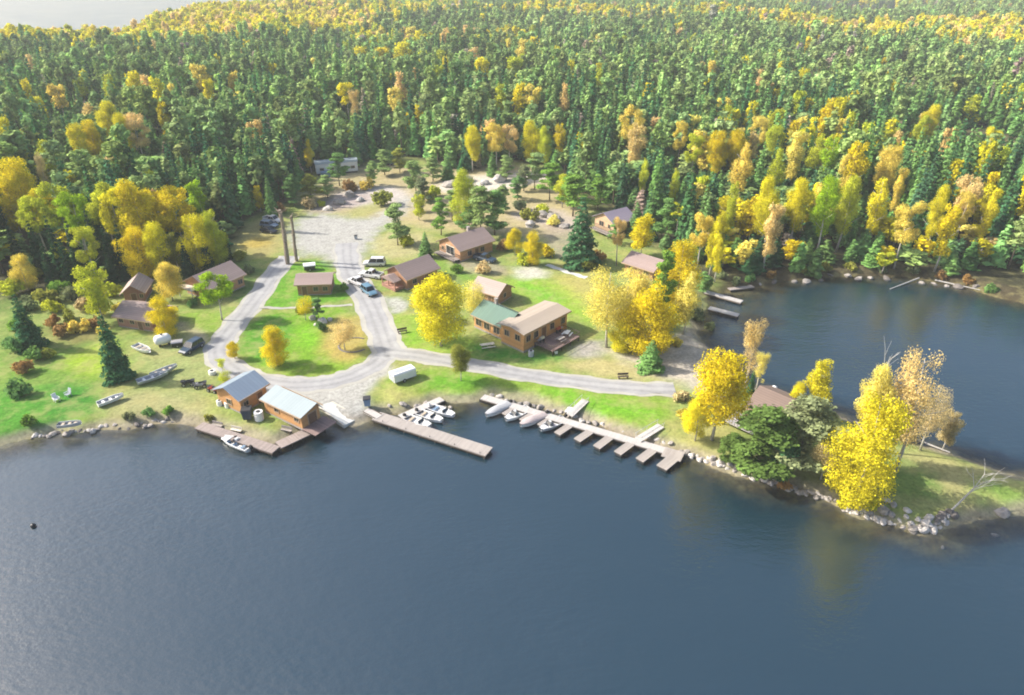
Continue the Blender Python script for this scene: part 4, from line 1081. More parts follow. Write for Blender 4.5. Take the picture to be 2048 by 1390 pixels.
# ------------------------------------------------------------------ shrubs
def shrub_mesh(n, size):
    L_ = [(rng.uniform(-.8, .8), rng.uniform(-.8, .8), rng.uniform(.5, 1.3), rng.uniform(.5, .9), rng.uniform(.5, .9), rng.uniform(.45, .8)) for _ in range(6)]
    P, Nn = blob_points(L_, n); P[:, 2] = np.maximum(P[:, 2], .03)
    return quads_mesh('shrub_foliage', P, Nn, rng.uniform(.7, 1.3, n) * size, M['leaf'])
P_SH = [shrub_mesh(420, .34) for _ in range(4)]
def shrub(px, py, wpx, c, label, group=None, flat=1.0):
    p = GT(px, py); s = wpx * depth_of(p) / FPX / 3.0
    o = link('shrub', random.choice(P_SH)); o.location = p; o.scale = (s, s, s * flat); o.rotation_euler = (0, 0, random.uniform(0, 6.28)); o.color = jit(TINT[c], .1)
    return tag(o, label, 'shrub', group)
SH = [(30, 590, 60, 'yelgreen', 'yellow-green thicket shrub under the left border trees'), (64, 560, 60, 'olive', 'olive thicket shrub right under the orange-gold border aspen'), (128, 590, 60, 'grass', 'grass-green shrub at the meadow top under the spruces'),
      (226, 590, 44, 'yelgreen', 'yellow-green shrub left of the small dark red cabin'), (104, 626, 46, 'yelgreen', 'yellowish shrub behind the rust-orange one'), (170, 620, 44, 'tan', 'straw tan shrub in the upper meadow'), (36, 660, 50, 'grass', 'grass-green shrub left of the border spruce'),
      (30, 705, 56, 'green', 'dark green thicket shrub on the left border below the spruce'), (44, 790, 60, 'green', 'dark shrub in the deep grass on the left border'), (220, 700, 30, 'grass', 'grass shrub against the tall lawn spruce'), (234, 622, 30, 'orange', 'orange shrub against the long red cabin'),
      (112, 652, 40, 'rust', 'rust-orange shrub right beside the left edge spruce'), (160, 664, 44, 'orange', 'orange-yellow shrub in the middle of the meadow thicket'), (186, 655, 40, 'rust', 'reddish shrub left of the long red cabin'),
      (140, 640, 36, 'olive', 'olive shrub at the back of the meadow thicket'), (206, 668, 30, 'orange', 'orange shrub touching the tall lawn spruce'), (122, 672, 40, 'rust', 'brownish low shrub at the front of the meadow thicket'),
      (52, 745, 46, 'rust', 'brown withered shrub at the left border of the lawn'), (72, 718, 46, 'green', 'dark green shrub in the shade left of the lawn'), (100, 715, 34, 'olive', 'olive shrub behind the lawn chairs'),
      (150, 600, 50, 'dull', 'grey-green shrub at the top of the meadow'), (100, 606, 60, 'olive', 'wide olive shrub at the meadow edge under the grove'), (60, 620, 50, 'dull', 'dull green shrub at the far left meadow edge'),
      (180, 585, 50, 'yelgreen', 'yellow-green shrub under the left grove'), (500, 545, 30, 'dull', 'grey-green shrub beside the left road in shade'), (480, 520, 34, 'olive', 'olive shrub at the bend below the parked cars'),
      (560, 426, 34, 'rust', 'brown shrub pile behind the parked cars'), (620, 415, 40, 'tan', 'tan dry shrub at the edge of the gravel lot'), (645, 412, 22, 'yelgreen', 'small yellow shrub on the gravel lot edge'),
      (735, 378, 34, 'orange', 'orange shrub below the slender pine'), (765, 410, 50, 'olive', 'wide olive shrub on the grassy bank of the lot'), (815, 490, 40, 'yelgreen', 'yellow-green shrub right of the lone open pine'),
      (700, 382, 44, 'rust', 'brown low shrub under the mobile home'), (860, 400, 30, 'olive', 'olive shrub below the greyish pine'), (868, 392, 34, 'yelgreen', 'yellow-green shrub left of the rounded yellow aspen'),
      (1090, 512, 40, 'gold', 'gold shrub at the right end of the gold thicket'), (1050, 528, 40, 'yelgreen', 'yellow shrub under the gold thicket'), (1010, 500, 36, 'rust', 'brown shrub between pine and gold thicket'),
      (1170, 536, 46, 'olive', 'olive shrub at the foot of the big dark spruce'), (1200, 520, 36, 'rust', 'brown shrub between big spruce and cabin roof'), (1060, 440, 40, 'olive', 'olive shrub on the tan slope of the clearing'),
      (1110, 450, 34, 'pale', 'straw-coloured shrub on the tan slope of the clearing'), (1085, 425, 30, 'yelgreen', 'yellowish shrub high on the tan slope'), (1040, 420, 34, 'dull', 'grey shrub at the bend of the tan slope'),
      (1250, 700, 30, 'yellow', 'yellow shrub at the sandy foot of the grove'), (1345, 690, 34, 'orange', 'orange shrub at the right foot of the sandy grove'), (1395, 640, 40, 'dull', 'dull green shrub between the two beach docks'),
      (1420, 660, 30, 'dull', 'grey-green shrub at the water below the beach docks'), (1360, 800, 36, 'tan', 'tan shrub where the lodge path ends'), (1365, 835, 34, 'orange', 'orange low shrub beside the golden aspen of the slips'),
      (1660, 940, 50, 'rust', 'red-brown shrub on the bank left of the big yellow aspen'), (1570, 975, 34, 'rust', 'rusty shrub hanging over the near shore of the point'), (1760, 880, 44, 'tan', 'tan shrub behind the big yellow aspen'),
      (1810, 880, 50, 'tan', 'brown-tan brush along the bay bank of the point'), (1690, 1015, 40, 'yellow', 'yellow low shrub at the foot of the big yellow aspen'), (1740, 1015, 40, 'yelgreen', 'yellow-green low shrub right of the big yellow aspen'),
      (640, 660, 30, 'green', 'green shrub by the rock heap in the loop lawn'), (605, 625, 26, 'olive', 'olive shrub between shed and loop lawn'), (690, 580, 26, 'grass', 'grass-green shrub at the right corner of the dark shed'),
      (868, 600, 26, 'rust', 'brown shrub at the corner of the cabin with porch'), (970, 545, 40, 'tan', 'bare brown shrub between two brown cabins'), (915, 545, 30, 'grass', 'green shrub on the bank behind the porch cabin'),
      (260, 838, 26, 'dull', 'grey-green shrub on the left shore stones'), (300, 832, 30, 'green', 'green shrub among the left shore stones'), (340, 828, 30, 'grass', 'light green shrub at the end of the left shore stones'),
      (60, 850, 40, 'grass', 'bright green shrub at the far left shore'), (385, 612, 26, 'green', 'green shrub under the porch of the long pale-roofed cabin'), (420, 840, 24, 'olive', 'olive shrub by the deck boards')]
for s_ in SH: shrub(*s_)
k = 0
for x, y_ in [(1440, 560), (1470, 572), (1500, 566), (1540, 560), (1600, 548), (1650, 545), (1700, 545), (1760, 548), (1820, 552), (1880, 562), (1930, 572), (1980, 588)]:
    shrub(x, y_ - 3, random.uniform(24, 40), random.choice(['dull', 'rust', 'green', 'olive']), 'low brush along the far bank of the bay', 'low brush on the far bay bank')

# ------------------------------------------------------------------ buildings
class House:
    """Rectangular house from three photographed ground corners: near, right and left of it."""
    def __init__(s, name, near, right, left, label, w=None, d=None, base=ZG, group=None, cat='cabin'):
        n = G(*near, base); r = G(*right, base); l = G(*left, base)
        u = Vector((r.x - n.x, r.y - n.y)); s.W = w or u.length; u.normalize(); v = Vector((-u.y, u.x))
        s.D = d or max(2.5, (Vector((l.x - n.x, l.y - n.y))).dot(v))
        c = Vector((n.x, n.y)) + u * s.W / 2 + v * s.D / 2
        s.root = thing(name, label, cat, (c.x, c.y, base - .02), math.atan2(u.y, u.x), group)
        print(name, label[:40], 'W %.1f D %.1f' % (s.W, s.D))

    def body(s, h, rise, ridge, wall, roof, over=.5, t=.16, z0=0.0, name='wall', rname='roof', cx=0, cy=0, w=None, d=None, off=0.0, found=.35):
        """walls with gable ends under a two-sided roof; ridge along 'x' or 'y'"""
        w = w or s.W; d = d or s.D
        mb = MB()
        x0, x1, y0, y1 = cx - w / 2, cx + w / 2, cy - d / 2, cy + d / 2
        if ridge == 'x':
            prof = [(y0, z0), (y1, z0), (y1, h), (cy, h + rise), (y0, h)]
            mb.prism(prof, x0, x1, axis='x')
            mb2 = MB(); k = rise / (d / 2)
            for sg in (-1, 1):
                e = sg * (d / 2 + over)
                pr = [(cy, h + rise + .03), (cy + e, h - k * over + .03), (cy + e, h - k * over + t), (cy, h + rise + t)]
                mb2.prism(pr, x0 - over, x1 + over, axis='x')
        else:
            ax = cx + off
            prof = [(x0, z0), (x1, z0), (x1, h), (ax, h + rise), (x0, h)]
            mb.prism(prof, y0, y1, axis='y')
            mb2 = MB(); k = rise / (w / 2 + abs(off))
            for sg in (-1, 1):
                e = sg * (w / 2 + over); kk = rise / (w / 2 - sg * off)
                pr = [(ax, h + rise + .03), (cx + e, h - kk * over + .03), (cx + e, h - kk * over + t), (ax, h + rise + t)]
                mb2.prism(pr, y0 - over, y1 + over, axis='y')
        wl = mb.build(name, wall, s.root); rf = mb2.build(rname, roof, s.root)
        # fascia boards along the eaves, a sub-part of the roof
        fb = MB()
        if ridge == 'x':
            for sg in (-1, 1): fb.box((cx, cy + sg * (d / 2 + over + .035), h - k * over + .03), (w + 2 * over, .06, .24))
        else:
            for sg in (-1, 1): fb.box((cx + sg * (w / 2 + over + .035), cy, h - k * over + .03), (.06, d + 2 * over, .24))
        fb.build('fascia', M['trim'], rf)
        if found:
            MB().box((cx, cy, z0 + found / 2 - .1), (w + .06, d + .06, found)).build('foundation', M['stone'], s.root)
        return wl, rf

    def opening(s, side, a, z, w, h, kind='window', off=0.0, trim=None, cx=0, cy=0, W_=None, D_=None):
        """a: place along the wall from its middle; side: front (-y), left (-x), right (+x), back (+y)"""
        W_ = W_ or s.W; D_ = D_ or s.D
        nx, ny = {'front': (0, -1), 'left': (-1, 0), 'right': (1, 0), 'back': (0, 1)}[side]
        half = D_ / 2 if ny else W_ / 2
        px, py = cx + nx * half + (a if ny else 0), cy + ny * half + (a if nx else 0)
        def bx(mb, da, dz, ww, hh, th, o):
            c = (px + nx * o + (da if ny else 0), py + ny * o + (da if nx else 0), z + h / 2 + dz)
            mb.box(c, (ww if ny else th, th if ny else ww, hh))
        fr = MB(); f = .13
        for dz in (-h / 2 - f / 2, h / 2 + f / 2): bx(fr, 0, dz, w + 2 * f, f, .10, .045)
        for da in (-w / 2 - f / 2, w / 2 + f / 2): bx(fr, da, 0, f, h, .10, .045)
        if kind == 'window':
            bx(fr, 0, 0, .05, h, .05, .035)
            o = fr.build('window', trim or M['trim'], s.root)
            pn = MB(); bx(pn, 0, 0, w, h, .04, .012); pn.build('pane', M['glass'], o)
        else:
            pn = MB(); bx(pn, 0, 0, w, h, .08, .02); o = pn.build('door', M['door'], s.root)
            fr.build('frame', trim or M['trim'], o)
            hd = MB(); bx(hd, w * .36, -.02, .06, .16, .08, .09); hd.build('handle', M['steel_dark'], o)
        return o

    def chimney(s, x, y, z0, z1, d=.6):
        mb = MB().box((x, y, (z0 + z1) / 2), (d, d, z1 - z0)).box((x, y, z1 + .05), (d + .15, d + .15, .1))
        return mb.build('chimney', M['stone'], s.root)

    def deck(s, x0, x1, y0, y1, z, rail=True, posts=True, mat=None, name='deck'):
        o = MB().box(((x0 + x1) / 2, (y0 + y1) / 2, z - .06), (x1 - x0, y1 - y0, .12)).build(name, mat or M['deck_brown'], s.root)
        for x in np.linspace(x0 + .15, x1 - .15, max(2, int((x1 - x0) / 2.5) + 1)):
            for y in (y0 + .12, y1 - .12):
                if posts: MB().box((x, y, (z - .12) / 2), (.16, .16, max(.1, z - .12))).build('support', M['timber_dark'], o)
        if rail:
            rb = MB(); zz = z + .95
            segs = [((x0, y0), (x1, y0)), ((x0, y0), (x0, y1)), ((x1, y0), (x1, y1))]
            for (ax, ay), (bx_, by) in segs:
                L_ = math.hypot(bx_ - ax, by - ay); hz = abs(bx_ - ax) > abs(by - ay)
                ins = .08
                rb.box(((ax + bx_) / 2, (ay + by) / 2, zz), (L_ if hz else .09, .09 if hz else L_ - .1, .07))
                for k in range(int(L_ / .45) + 1):
                    t = (k * .45 + .06) / L_
                    if t < 1: rb.box((ax + (bx_ - ax) * t, ay + (by - ay) * t, z + .46), (.05, .05, .90))
            rb.build('railing', M['timber_dark'], o)
        return o

    def steps(s, x, y, z, dirx, diry, n=4, w=1.3):
        mb = MB()
        for k in range(n):
            h = z * (n - k) / (n + 1)
            c = (x + dirx * (.15 + .3 * k), y + diry * (.15 + .3 * k), h / 2)
            mb.box(c, (.3 if dirx else w, .3 if diry else w, h))
        return mb.build('steps', M['deck_brown'], s.root)


# --- the main lodge: tan shallow gable, green roofed wing, deck
h = House('main_lodge', (1047, 706), (1133, 660), (990, 692), 'biggest honey log lodge with a tan roof and a lower green roofed wing', cat='lodge')
h.body(4.1, .42, 'x', M['log'], M['roof_tan'], .55, .2, found=.5)
a = h.D / 2
for y in (-.24 * h.D, .24 * h.D): h.opening('left', y, 2.15, 1.15, 1.1)
for x in (-.40, -.23, .14, .40): h.opening('front', x * h.W, 2.0, 1.1, 1.25)
h.opening('front', -.05 * h.W, 1.0, 1.25, 2.35, 'door')
for x in (-.3, .1, .35): h.opening('back', x * h.W, 2.1, 1.1, 1.1)
wl = 8.2; ww = h.W * .50; wx = -h.W / 2 + ww / 2 + .9
h.body(3.0, 1.75, 'y', M['log'], M['roof_green'], .5, .14, name='wing_wall', rname='wing_roof', cx=wx, cy=h.D / 2 + wl / 2 + .02, w=ww, d=wl, found=.5)
for y, k in ((-2.0, 'window'), (.6, 'window'), (2.8, 'window')):
    h.opening('left', y, .9 if k == 'window' else .1, 1.5, 1.6, k, cx=wx, cy=h.D / 2 + wl / 2, W_=ww, D_=wl)
h.opening('right', 0, 1.0, 1.4, 1.3, 'window', cx=wx, cy=h.D / 2 + wl / 2, W_=ww, D_=wl)
h.chimney(wx + .8, h.D / 2 + 6, 4.0, 5.6, .55)
x0, x1, y1 = -h.W * .27, h.W * .36, -h.D / 2 - .03
h.deck(x0, x1, y1 - 4.6, y1, 1.0)
h.steps(x1 + .02, y1 - 1.2, 1.0, 1, 0)
LODGE = h


def in_house(hh, x, y, z=0.0):
    m = Matrix.Translation(hh.root.location) @ Matrix.Rotation(hh.root.rotation_euler.z, 4, 'Z')
    return m @ Vector((x, y, z))


# --- small brown cabin behind the green wing
h = House('cabin', (995, 611), (1023, 594), (950, 596), 'small brown gabled cabin tucked behind the green roofed lodge wing', d=6.4)
h.body(2.5, 1.5, 'y', M['log_brown'], M['roof_pale_x'], .55)
h.opening('front', 0, 1.0, .9, .9); h.opening('left', .8, 1.0, .9, .9); h.opening('left', -1.3, .1, .9, 2.0, 'door')
# --- cabin with the gable window
h = House('cabin', (921, 524), (985, 503), (867, 509), 'brown log cabin with a big gable window, dark truck at its side')
h.body(3.1, 2.0, 'x', M['log_orange'], M['roof_brown'], .6)
h.opening('left', -.3, .9, 3.0, 2.0, trim=M['trim_pale']); h.opening('left', 2.6, 1.2, .9, 1.0)
for x in (-2.2, 1.8): h.opening('front', x, 1.0, 1.1, 1.1)
h.opening('front', 0, .1, 1.0, 2.1, 'door')
h.deck(-h.W / 2 - 2.0, -h.W / 2 - .03, -h.D / 2 + .2, h.D / 2 - .2, .7, True, mat=M['dock_wood'], name='porch')
h.chimney(1.5, .8, 4.2, 5.9)
# --- cabin with porch by the parked cars
h = House('cabin', (815, 580), (875, 557), (764, 567), 'brown cabin with a reddish front porch beside the parked trucks')
h.body(2.8, 1.9, 'x', M['log_brown'], M['roof_brown'], .6)
h.opening('front', -2.2, 1.0, 1.1, 1.0); h.opening('front', 1.2, .1, 1.0, 2.0, 'door'); h.opening('front', 3.0, 1.0, 1.0, 1.0)
pd = 2.6; cy = -.1
pw = MB().prism([(-h.D * .34, 2.15), (h.D * .34, 2.15), (h.D * .34, 2.3), (0, 3.25), (-h.D * .34, 2.3)], -h.W / 2 - pd, -h.W / 2 - .62, axis='x')
pw.build('porch_roof', M['roof_brown'], h.root)
for y in (-h.D * .32, 0, h.D * .32): MB().box((-h.W / 2 - pd + .2, y, 1.07), (.2, .2, 2.15)).build('porch_post', M['log_red'], h.root)
MB().box((-h.W / 2 - pd / 2, 0, .45), (pd - .1, h.D * .7, .7)).build('porch_wall', M['log_red'], h.root)
h.opening('left', .2, 1.0, 1.2, 1.2)
# --- dark shed above the loop lawn
h = House('shed', (597, 591), (662, 589), (592, 575), 'dark brown shed with a flat-looking brown roof, facing the loop lawn', d=5.4, cat='shed')
h.body(2.75, 1.0, 'x', M['log_brown'], M['roof_brown'], .55)
h.opening('front', -2.0, .05, 1.0, 2.0, 'door'); h.opening('front', .4, 1.0, 1.0, .9); h.opening('front', 2.4, 1.0, 1.0, .9)
# --- long pale-roofed cabin on the left
h = House('cabin', (424, 602), (490, 572), (373, 588), 'long cabin with pale roof and orange gable wall behind the lime tree')
h.body(3.0, 2.0, 'x', M['log_orange'], M['roof_brown'], .6)
h.opening('left', -1.8, .1, 1.0, 2.0, 'door'); h.opening('left', 1.4, 1.0, 1.3, 1.1); h.opening('front', 0, 1, 1.1, 1.0); h.opening('front', 3.4, 1, 1.1, 1.0)
MB().prism([(-h.D * .1, 2.3), (h.D * .5, 2.3), (h.D * .5, 2.42), (-h.D * .1, 2.42)], -h.W / 2 - 2.2, -h.W / 2 - .03, axis='x').build('porch_roof', M['trim_pale'], h.root)
for y in (-h.D * .08, h.D * .47): MB().box((-h.W / 2 - 2.0, y, 1.15), (.14, .14, 2.3)).build('porch_post', M['trim_pale'], h.root)
# --- small hipped cabin and the long red one, left
h = House('cabin', (252, 607), (291, 604), (246, 590), 'small dark red cabin whose pale roof shows both slopes, up by the grove', d=6.0)
h.body(2.6, 1.5, 'y', M['log_red'], M['roof_pale_x'], .6)
h.opening('front', 0, .1, 1.0, 2.0, 'door'); h.opening('front', 1.5, 1.1, .7, .8)
h = House('cabin', (309, 664), (334, 648), (252, 645), 'long red cabin with mauve-brown roof behind the white tank', w=6.2)
h.body(2.6, 1.5, 'y', M['log_red'], M['roof_brown_x'], .6)
for y in (-3.0, .6, 3.2): h.opening('left', y, 1.1, 1.0, .9)
h.opening('left', -1.2, .1, 1.0, 2.0, 'door'); h.opening('front', 0, 1.0, 1.2, 1.0)
# --- the two boathouses
h = House('boathouse', (485, 828), (536, 797), (443, 806), 'honey log boathouse with a steep blue-grey metal roof near the shore', cat='boathouse')
h.body(3.0, 1.3, 'x', M['log'], M['roof_blue'], .55, .1)
h.opening('left', 0, 1.0, 1.0, .9); h.opening('front', 1.2, .05, 1.0, 2.0, 'door'); h.opening('front', -1.6, 1.1, .9, .8)
h = House('boathouse', (606, 860), (628, 846), (512, 836), 'long low boathouse with a pale metal roof on the deck by the ramp', w=3.6, cat='boathouse')
h.body(2.6, .8, 'y', M['log'], M['roof_white'], .45, .1, off=1.25)
h.opening('front', .3, .02, 1.6, 2.1, 'door'); h.opening('left', -3.2, 1.2, .9, .7); h.opening('left', 1.4, 1.2, .9, .7)
BOATHOUSE = h
# --- stilted cabin, roof below it, point cabin
h = House('cabin', (1226, 476), (1266, 465), (1182, 462), 'tan stilted cabin with violet-grey roof at the forest edge')
h.body(4.0, 1.8, 'x', M['log_tan'], M['roof_violet'], .6, z0=1.1, found=0)
for x in np.linspace(-h.W / 2 + .2, h.W / 2 - .2, 4):
    for y in (-h.D / 2 + .2, 0, h.D / 2 - .2): MB().box((x, y, .55), (.25, .25, 1.1)).build('stilt', M['timber_dark'], h.root)
h.opening('left', 1.0, 2.0, 1.6, 1.3); h.opening('front', 1.5, 2.0, 1.3, 1.3); h.opening('front', -1.6, 1.15, 1.0, 2.0, 'door'); h.opening('left', -2.0, 2.1, .9, 1.0)
h.deck(-h.W / 2 - 1.8, -h.W / 2 - .03, -h.D / 2, h.D / 2, 1.15, True, mat=M['dock_wood'], name='balcony')
h = House('cabin', (1304, 562), (1330, 548), (1240, 548), 'mauve-brown roofed cabin half hidden behind the gold grove', w=6.5)
h.body(2.6, 1.5, 'y', M['log_brown'], M['roof_brown_x'], .6)
h.opening('left', 2, 1, 1.1, 1.0); h.opening('left', -2, 1, 1.1, 1.0); h.opening('front', 0, .1, 1, 2, 'door')
h = House('cabin', (1560, 872), (1600, 838), (1474, 856), 'brown roofed cabin on the point between golden aspen and green pine', w=7.0)
h.body(3.0, 1.6, 'y', M['log_brown'], M['roof_dark_x'], .6)
h.opening('left', 0, .8, 1.2, 1.2); h.opening('left', 2.6, .1, 1.0, 2.0, 'door'); h.opening('front', 0, 1, 1.3, 1.1); h.opening('left', -2.6, 1, 1, 1)
h.deck(-h.W / 2 - 3.6, -h.W / 2 - .03, -h.D / 2 - 1.5, h.D / 2 + 2, .8, True, mat=M['dock_pale'], name='deck')
# --- mobile home on the top of the lot
p0 = G(630, 352); p1 = G(713, 345); c = (p0 + p1) / 2; d = p1 - p0; Ln = d.length
t = thing('mobile_home', 'white mobile home with pale roof at the top of the gravel lot', 'mobile home', (c.x, c.y + 1.9, ZG + .0), math.atan2(d.y, d.x))
mb = MB().prism([(-1.9, .6), (1.9, .6), (1.9, 3.6), (1.5, 4.2), (0, 4.5), (-1.5, 4.2), (-1.9, 3.6)], -Ln / 2, Ln / 2, axis='x'); mb.build('shell', M['white_gel'], t)
MB().prism([(-2.0, 3.65), (2.0, 3.65), (1.6, 4.27), (0, 4.6), (-1.6, 4.27)], -Ln / 2 - .2, Ln / 2 + .2, axis='x').build('roof', M['roof_white'], t)
for x in (-.36, -.12, .18, .38):
    w_ = MB().box((x * Ln, -1.92, 2.0), (1.5, .06, 1.0)).build('window', M['trim_pale'], t); MB().box((x * Ln, -1.96, 2.0), (1.3, .03, .8)).build('pane', M['glass'], w_)
MB().box((.04 * Ln, -1.92, 1.65), (.95, .07, 2.0)).build('door', M['plastic_grey'], t)
MB().box((0, 0, .3), (Ln * .96, 3.4, .6)).build('skirt', M['steel_dark'], t)
for x in (-Ln / 2 + 1.2,): MB().box((x + 1.5, -3.2, .8), (3.0, 2.4, 1.5), 0, .94).build('annex', M['plastic_blue'], t)

# ------------------------------------------------------------------ docks
def frame(name, label, cat, a, b, z, group=None):
    """thing lying from photographed point a to b; local x runs a -> b"""
    p, q = G(*a, z), G(*b, z); d = q - p
    return thing(name, label, cat, (p.x, p.y, z), math.atan2(d.y, d.x), group), d.length


def plank_dock(t, name, x0, x1, y0, y1, mat, th=.16, z=0.0, piles=True, step=3.0, floats=False):
    o = MB().box(((x0 + x1) / 2, (y0 + y1) / 2, z - th / 2), (x1 - x0, y1 - y0, th)).build(name, mat, t)
    st = MB()
    for y in (y0 + .06, y1 - .06): st.box(((x0 + x1) / 2, y, z - th - .13), (x1 - x0 - .1, .1, .24))
    st.build('beam', M['timber_dark'], o)
    n_ = max(2, int(abs(x1 - x0) / step) + 1)
    for x in np.linspace(x0 + .3, x1 - .3, n_):
        if floats: MB().box((x, (y0 + y1) / 2, z - th - .42), (1.2, abs(y1 - y0) - .3, .42)).build('float', M['float_black'], o)
        elif piles:
            mb = MB()
            for y in (y0 + .2, y1 - .2): mb.tube((x, y, z - th - .02), (x, y, -2.2 - t.location.z), .12, n=7)
            mb.build('crib', M['timber_dark'], o)
    return o


DZ = .75
# L-shaped boardwalk round the boathouses
t, Ln = frame('boardwalk', 'worn brown L-shaped boardwalk along the shore below the boathouses', 'boardwalk', (398, 850), (548, 898), DZ)
plank_dock(t, 'walkway', 0, Ln + .4, -.9, .9, M['dock_old'], step=4)
q = G(648, 848, DZ); e = t.location; ang = t.rotation_euler.z
v = Vector((q.x - e.x, q.y - e.y)); lx = v.x * math.cos(ang) + v.y * math.sin(ang); ly = -v.x * math.sin(ang) + v.y * math.cos(ang)
# second arm as a child turned toward the ramp
arm = bpy.data.objects.new('arm', None); COL.objects.link(arm); arm.parent = t
v2 = Vector((lx - (Ln - .5), ly)); arm.location = (Ln - .5, .0, .004); arm.rotation_euler = (0, 0, math.atan2(v2.y, v2.x))
o = MB().box((v2.length / 2 + .3, 0, -.08), (v2.length - 1.6, 2.0, .16)).build('deck', M['dock_old'], arm)
for x in np.linspace(1, v2.length - .4, 5):
    st = MB()
    for y in (-.8, .8): st.tube((x, y, -.17), (x, y, -2.6), .12, n=7)
    st.build('crib', M['timber_dark'], arm)
# dark side deck under the boathouse door
hh = BOATHOUSE
hh.deck(-hh.W / 2 - .2, hh.W / 2 + .6, -hh.D / 2 - 3.0, -hh.D / 2 - .03, .28, False, False, M['deck_brown'])

# long dock and the pale dock joined to it
t, Ln = frame('long_dock', 'long grey plank dock on dark cribs, reaching far out beside the ramp', 'dock', (752, 831), (978, 903), DZ)
plank_dock(t, 'deck', 0, Ln, -1.15, 1.15, M['dock_grey'], step=2.8)
for k in range(5):
    MB().tube((2 + k * (Ln - 3) / 4, -.95, 0), (2 + k * (Ln - 3) / 4, -.95, .28), .05, n=6).build('cleat', M['steel_dark'], t)
t, Ln = frame('pale_dock', 'short pale dock set at an angle, white boats tied along its side', 'dock', (791, 838), (884, 797), DZ - .05)
plank_dock(t, 'deck', .9, Ln, -.7, .7, M['dock_pale'], floats=True, step=3.2)
t, Ln = frame('gangway', 'short pale plank gangway from shore onto the long dock', 'gangway', (733, 820), (757, 833), DZ + .05)
MB().box((Ln / 2, 0, -.05), (Ln + .4, 1.5, .1)).build('deck', M['dock_pale'], t)
MB().box((Ln / 2, .7, .05), (Ln, .08, .14)).box((Ln / 2, -.7, .05), (Ln, .08, .14)).build('edge_rail', M['timber_dark'], t)

# slip dock with fingers
t, Ln = frame('slip_dock', 'long pale slip dock along the shore with many short finger piers', 'dock', (965, 793), (1366, 911), DZ)
plank_dock(t, 'walkway', 0, Ln, -.75, .75, M['dock_pale'], floats=True, step=5)
SLIP, SLIPA = t, t.rotation_euler.z
def slip_local(px, py, z=DZ):
    q = G(px, py, z) - SLIP.location
    return q.x * math.cos(SLIPA) + q.y * math.sin(SLIPA), -q.x * math.sin(SLIPA) + q.y * math.cos(SLIPA)
def slip_world(x, y, z):
    return Vector((SLIP.location.x + x * math.cos(SLIPA) - y * math.sin(SLIPA), SLIP.location.y + x * math.sin(SLIPA) + y * math.cos(SLIPA), z))
fing = []
FG = [((1034, 811), (1007, 828), .8), ((1070, 822), (1042, 840), .8), ((1106, 832), (1078, 850), .8), ((1146, 846), (1114, 867), 1.2), ((1187, 858), (1154, 880), 1.3), ((1225, 870), (1193, 894), 1.3),
      ((1268, 882), (1235, 906), 1.35), ((1312, 895), (1279, 920), 1.4), ((1356, 908), (1323, 935), 1.7)]
for (a, b, w) in FG:
    x, y = slip_local(*a); x2, y2 = slip_local(*b); x -= (x2 - x) * 0; v = Vector((x2 - x, y2 - y)); sc_ = (abs(y2) - .76) / abs(y2 - y) if y2 != y else 1
    x0 = x2 - v.x * sc_; L_ = v.length * sc_
    f = bpy.data.objects.new('finger', None); COL.objects.link(f); f.parent = t; f.location = (x0, -.76, .006); f.rotation_euler = (0, 0, math.atan2(v.x, -v.y))
    MB().box((0, -L_ / 2 + .0, -.06), (w, L_, .12)).build('deck', M['dock_grey'], f)
    MB().box((0, -L_ + .7, -.4), (w - .2, 1.1, .5)).box((0, -L_ * .45, -.4), (w - .2, 1.0, .5)).build('float', M['float_black'], f)
x, y = slip_local(1366, 911)
MB().box((Ln - 1.4, -.35, -.055), (2.9, 2.4, .12)).build('landing', M['dock_grey'], t)
for a, b, lb in (((1171, 801), (1139, 827), 'white ramp from the lawn down to the slip dock near the covered boats'), ((1322, 852), (1276, 876), 'white ramp from the lawn to the outer half of the slip dock')):
    g, L2 = frame('gangway', lb, 'gangway', a, b, ZG)
    mb = MB(); r = [[(x_, y_, z_ + .02) for y_, z_ in ((-.65, z), (.65, z), (.65, z + .1), (-.65, z + .1))] for x_, z in ((0, 0), (L2, -.42))]
    mb.rings(r); mb.build('deck', M['dock_pale'], g)
    for s_ in (-.62, .62):
        MB().tube((0, s_, .95), (L2, s_, .55), .035, n=5).tube((.2, s_, .1), (.2, s_, .95), .03, n=5).tube((L2 - .2, s_, -.3), (L2 - .2, s_, .57), .03, n=5).tube((L2 / 2, s_, -.1), (L2 / 2, s_, .75), .03, n=5).build('handrail', M['alu'], g)
g, L2 = frame('float_platform', 'square white float joined to the shore side of the slip dock', 'platform', (1131, 820), (1152, 826), DZ - .02)
MB().box((L2 / 2, .6, -.08), (L2, 2.0, .16)).build('deck', M['plastic_white'], g); MB().box((L2 / 2, .6, -.4), (L2 - .2, 1.8, .5)).build('float', M['float_black'], g)

# beach docks
for a, b, w, lb in (((1394, 578), (1484, 603), 1.5, 'upper white plank dock running from the beach into the bay'), ((1418, 615), (1477, 630), 1.5, 'lower white plank dock of the beach, shorter than the upper one')):
    t, Ln = frame('beach_dock', lb, 'dock', a, b, .62)
    plank_dock(t, 'deck', 0, Ln, -w / 2, w / 2, M['dock_pale'], step=2.6)
t, Ln = frame('beach_dock', 'pale grey dock at the wooded corner of the bay', 'dock', (1458, 578), (1506, 572), .6)
plank_dock(t, 'deck', 0, Ln, -.6, .6, M['dock_wood'], step=2.4)

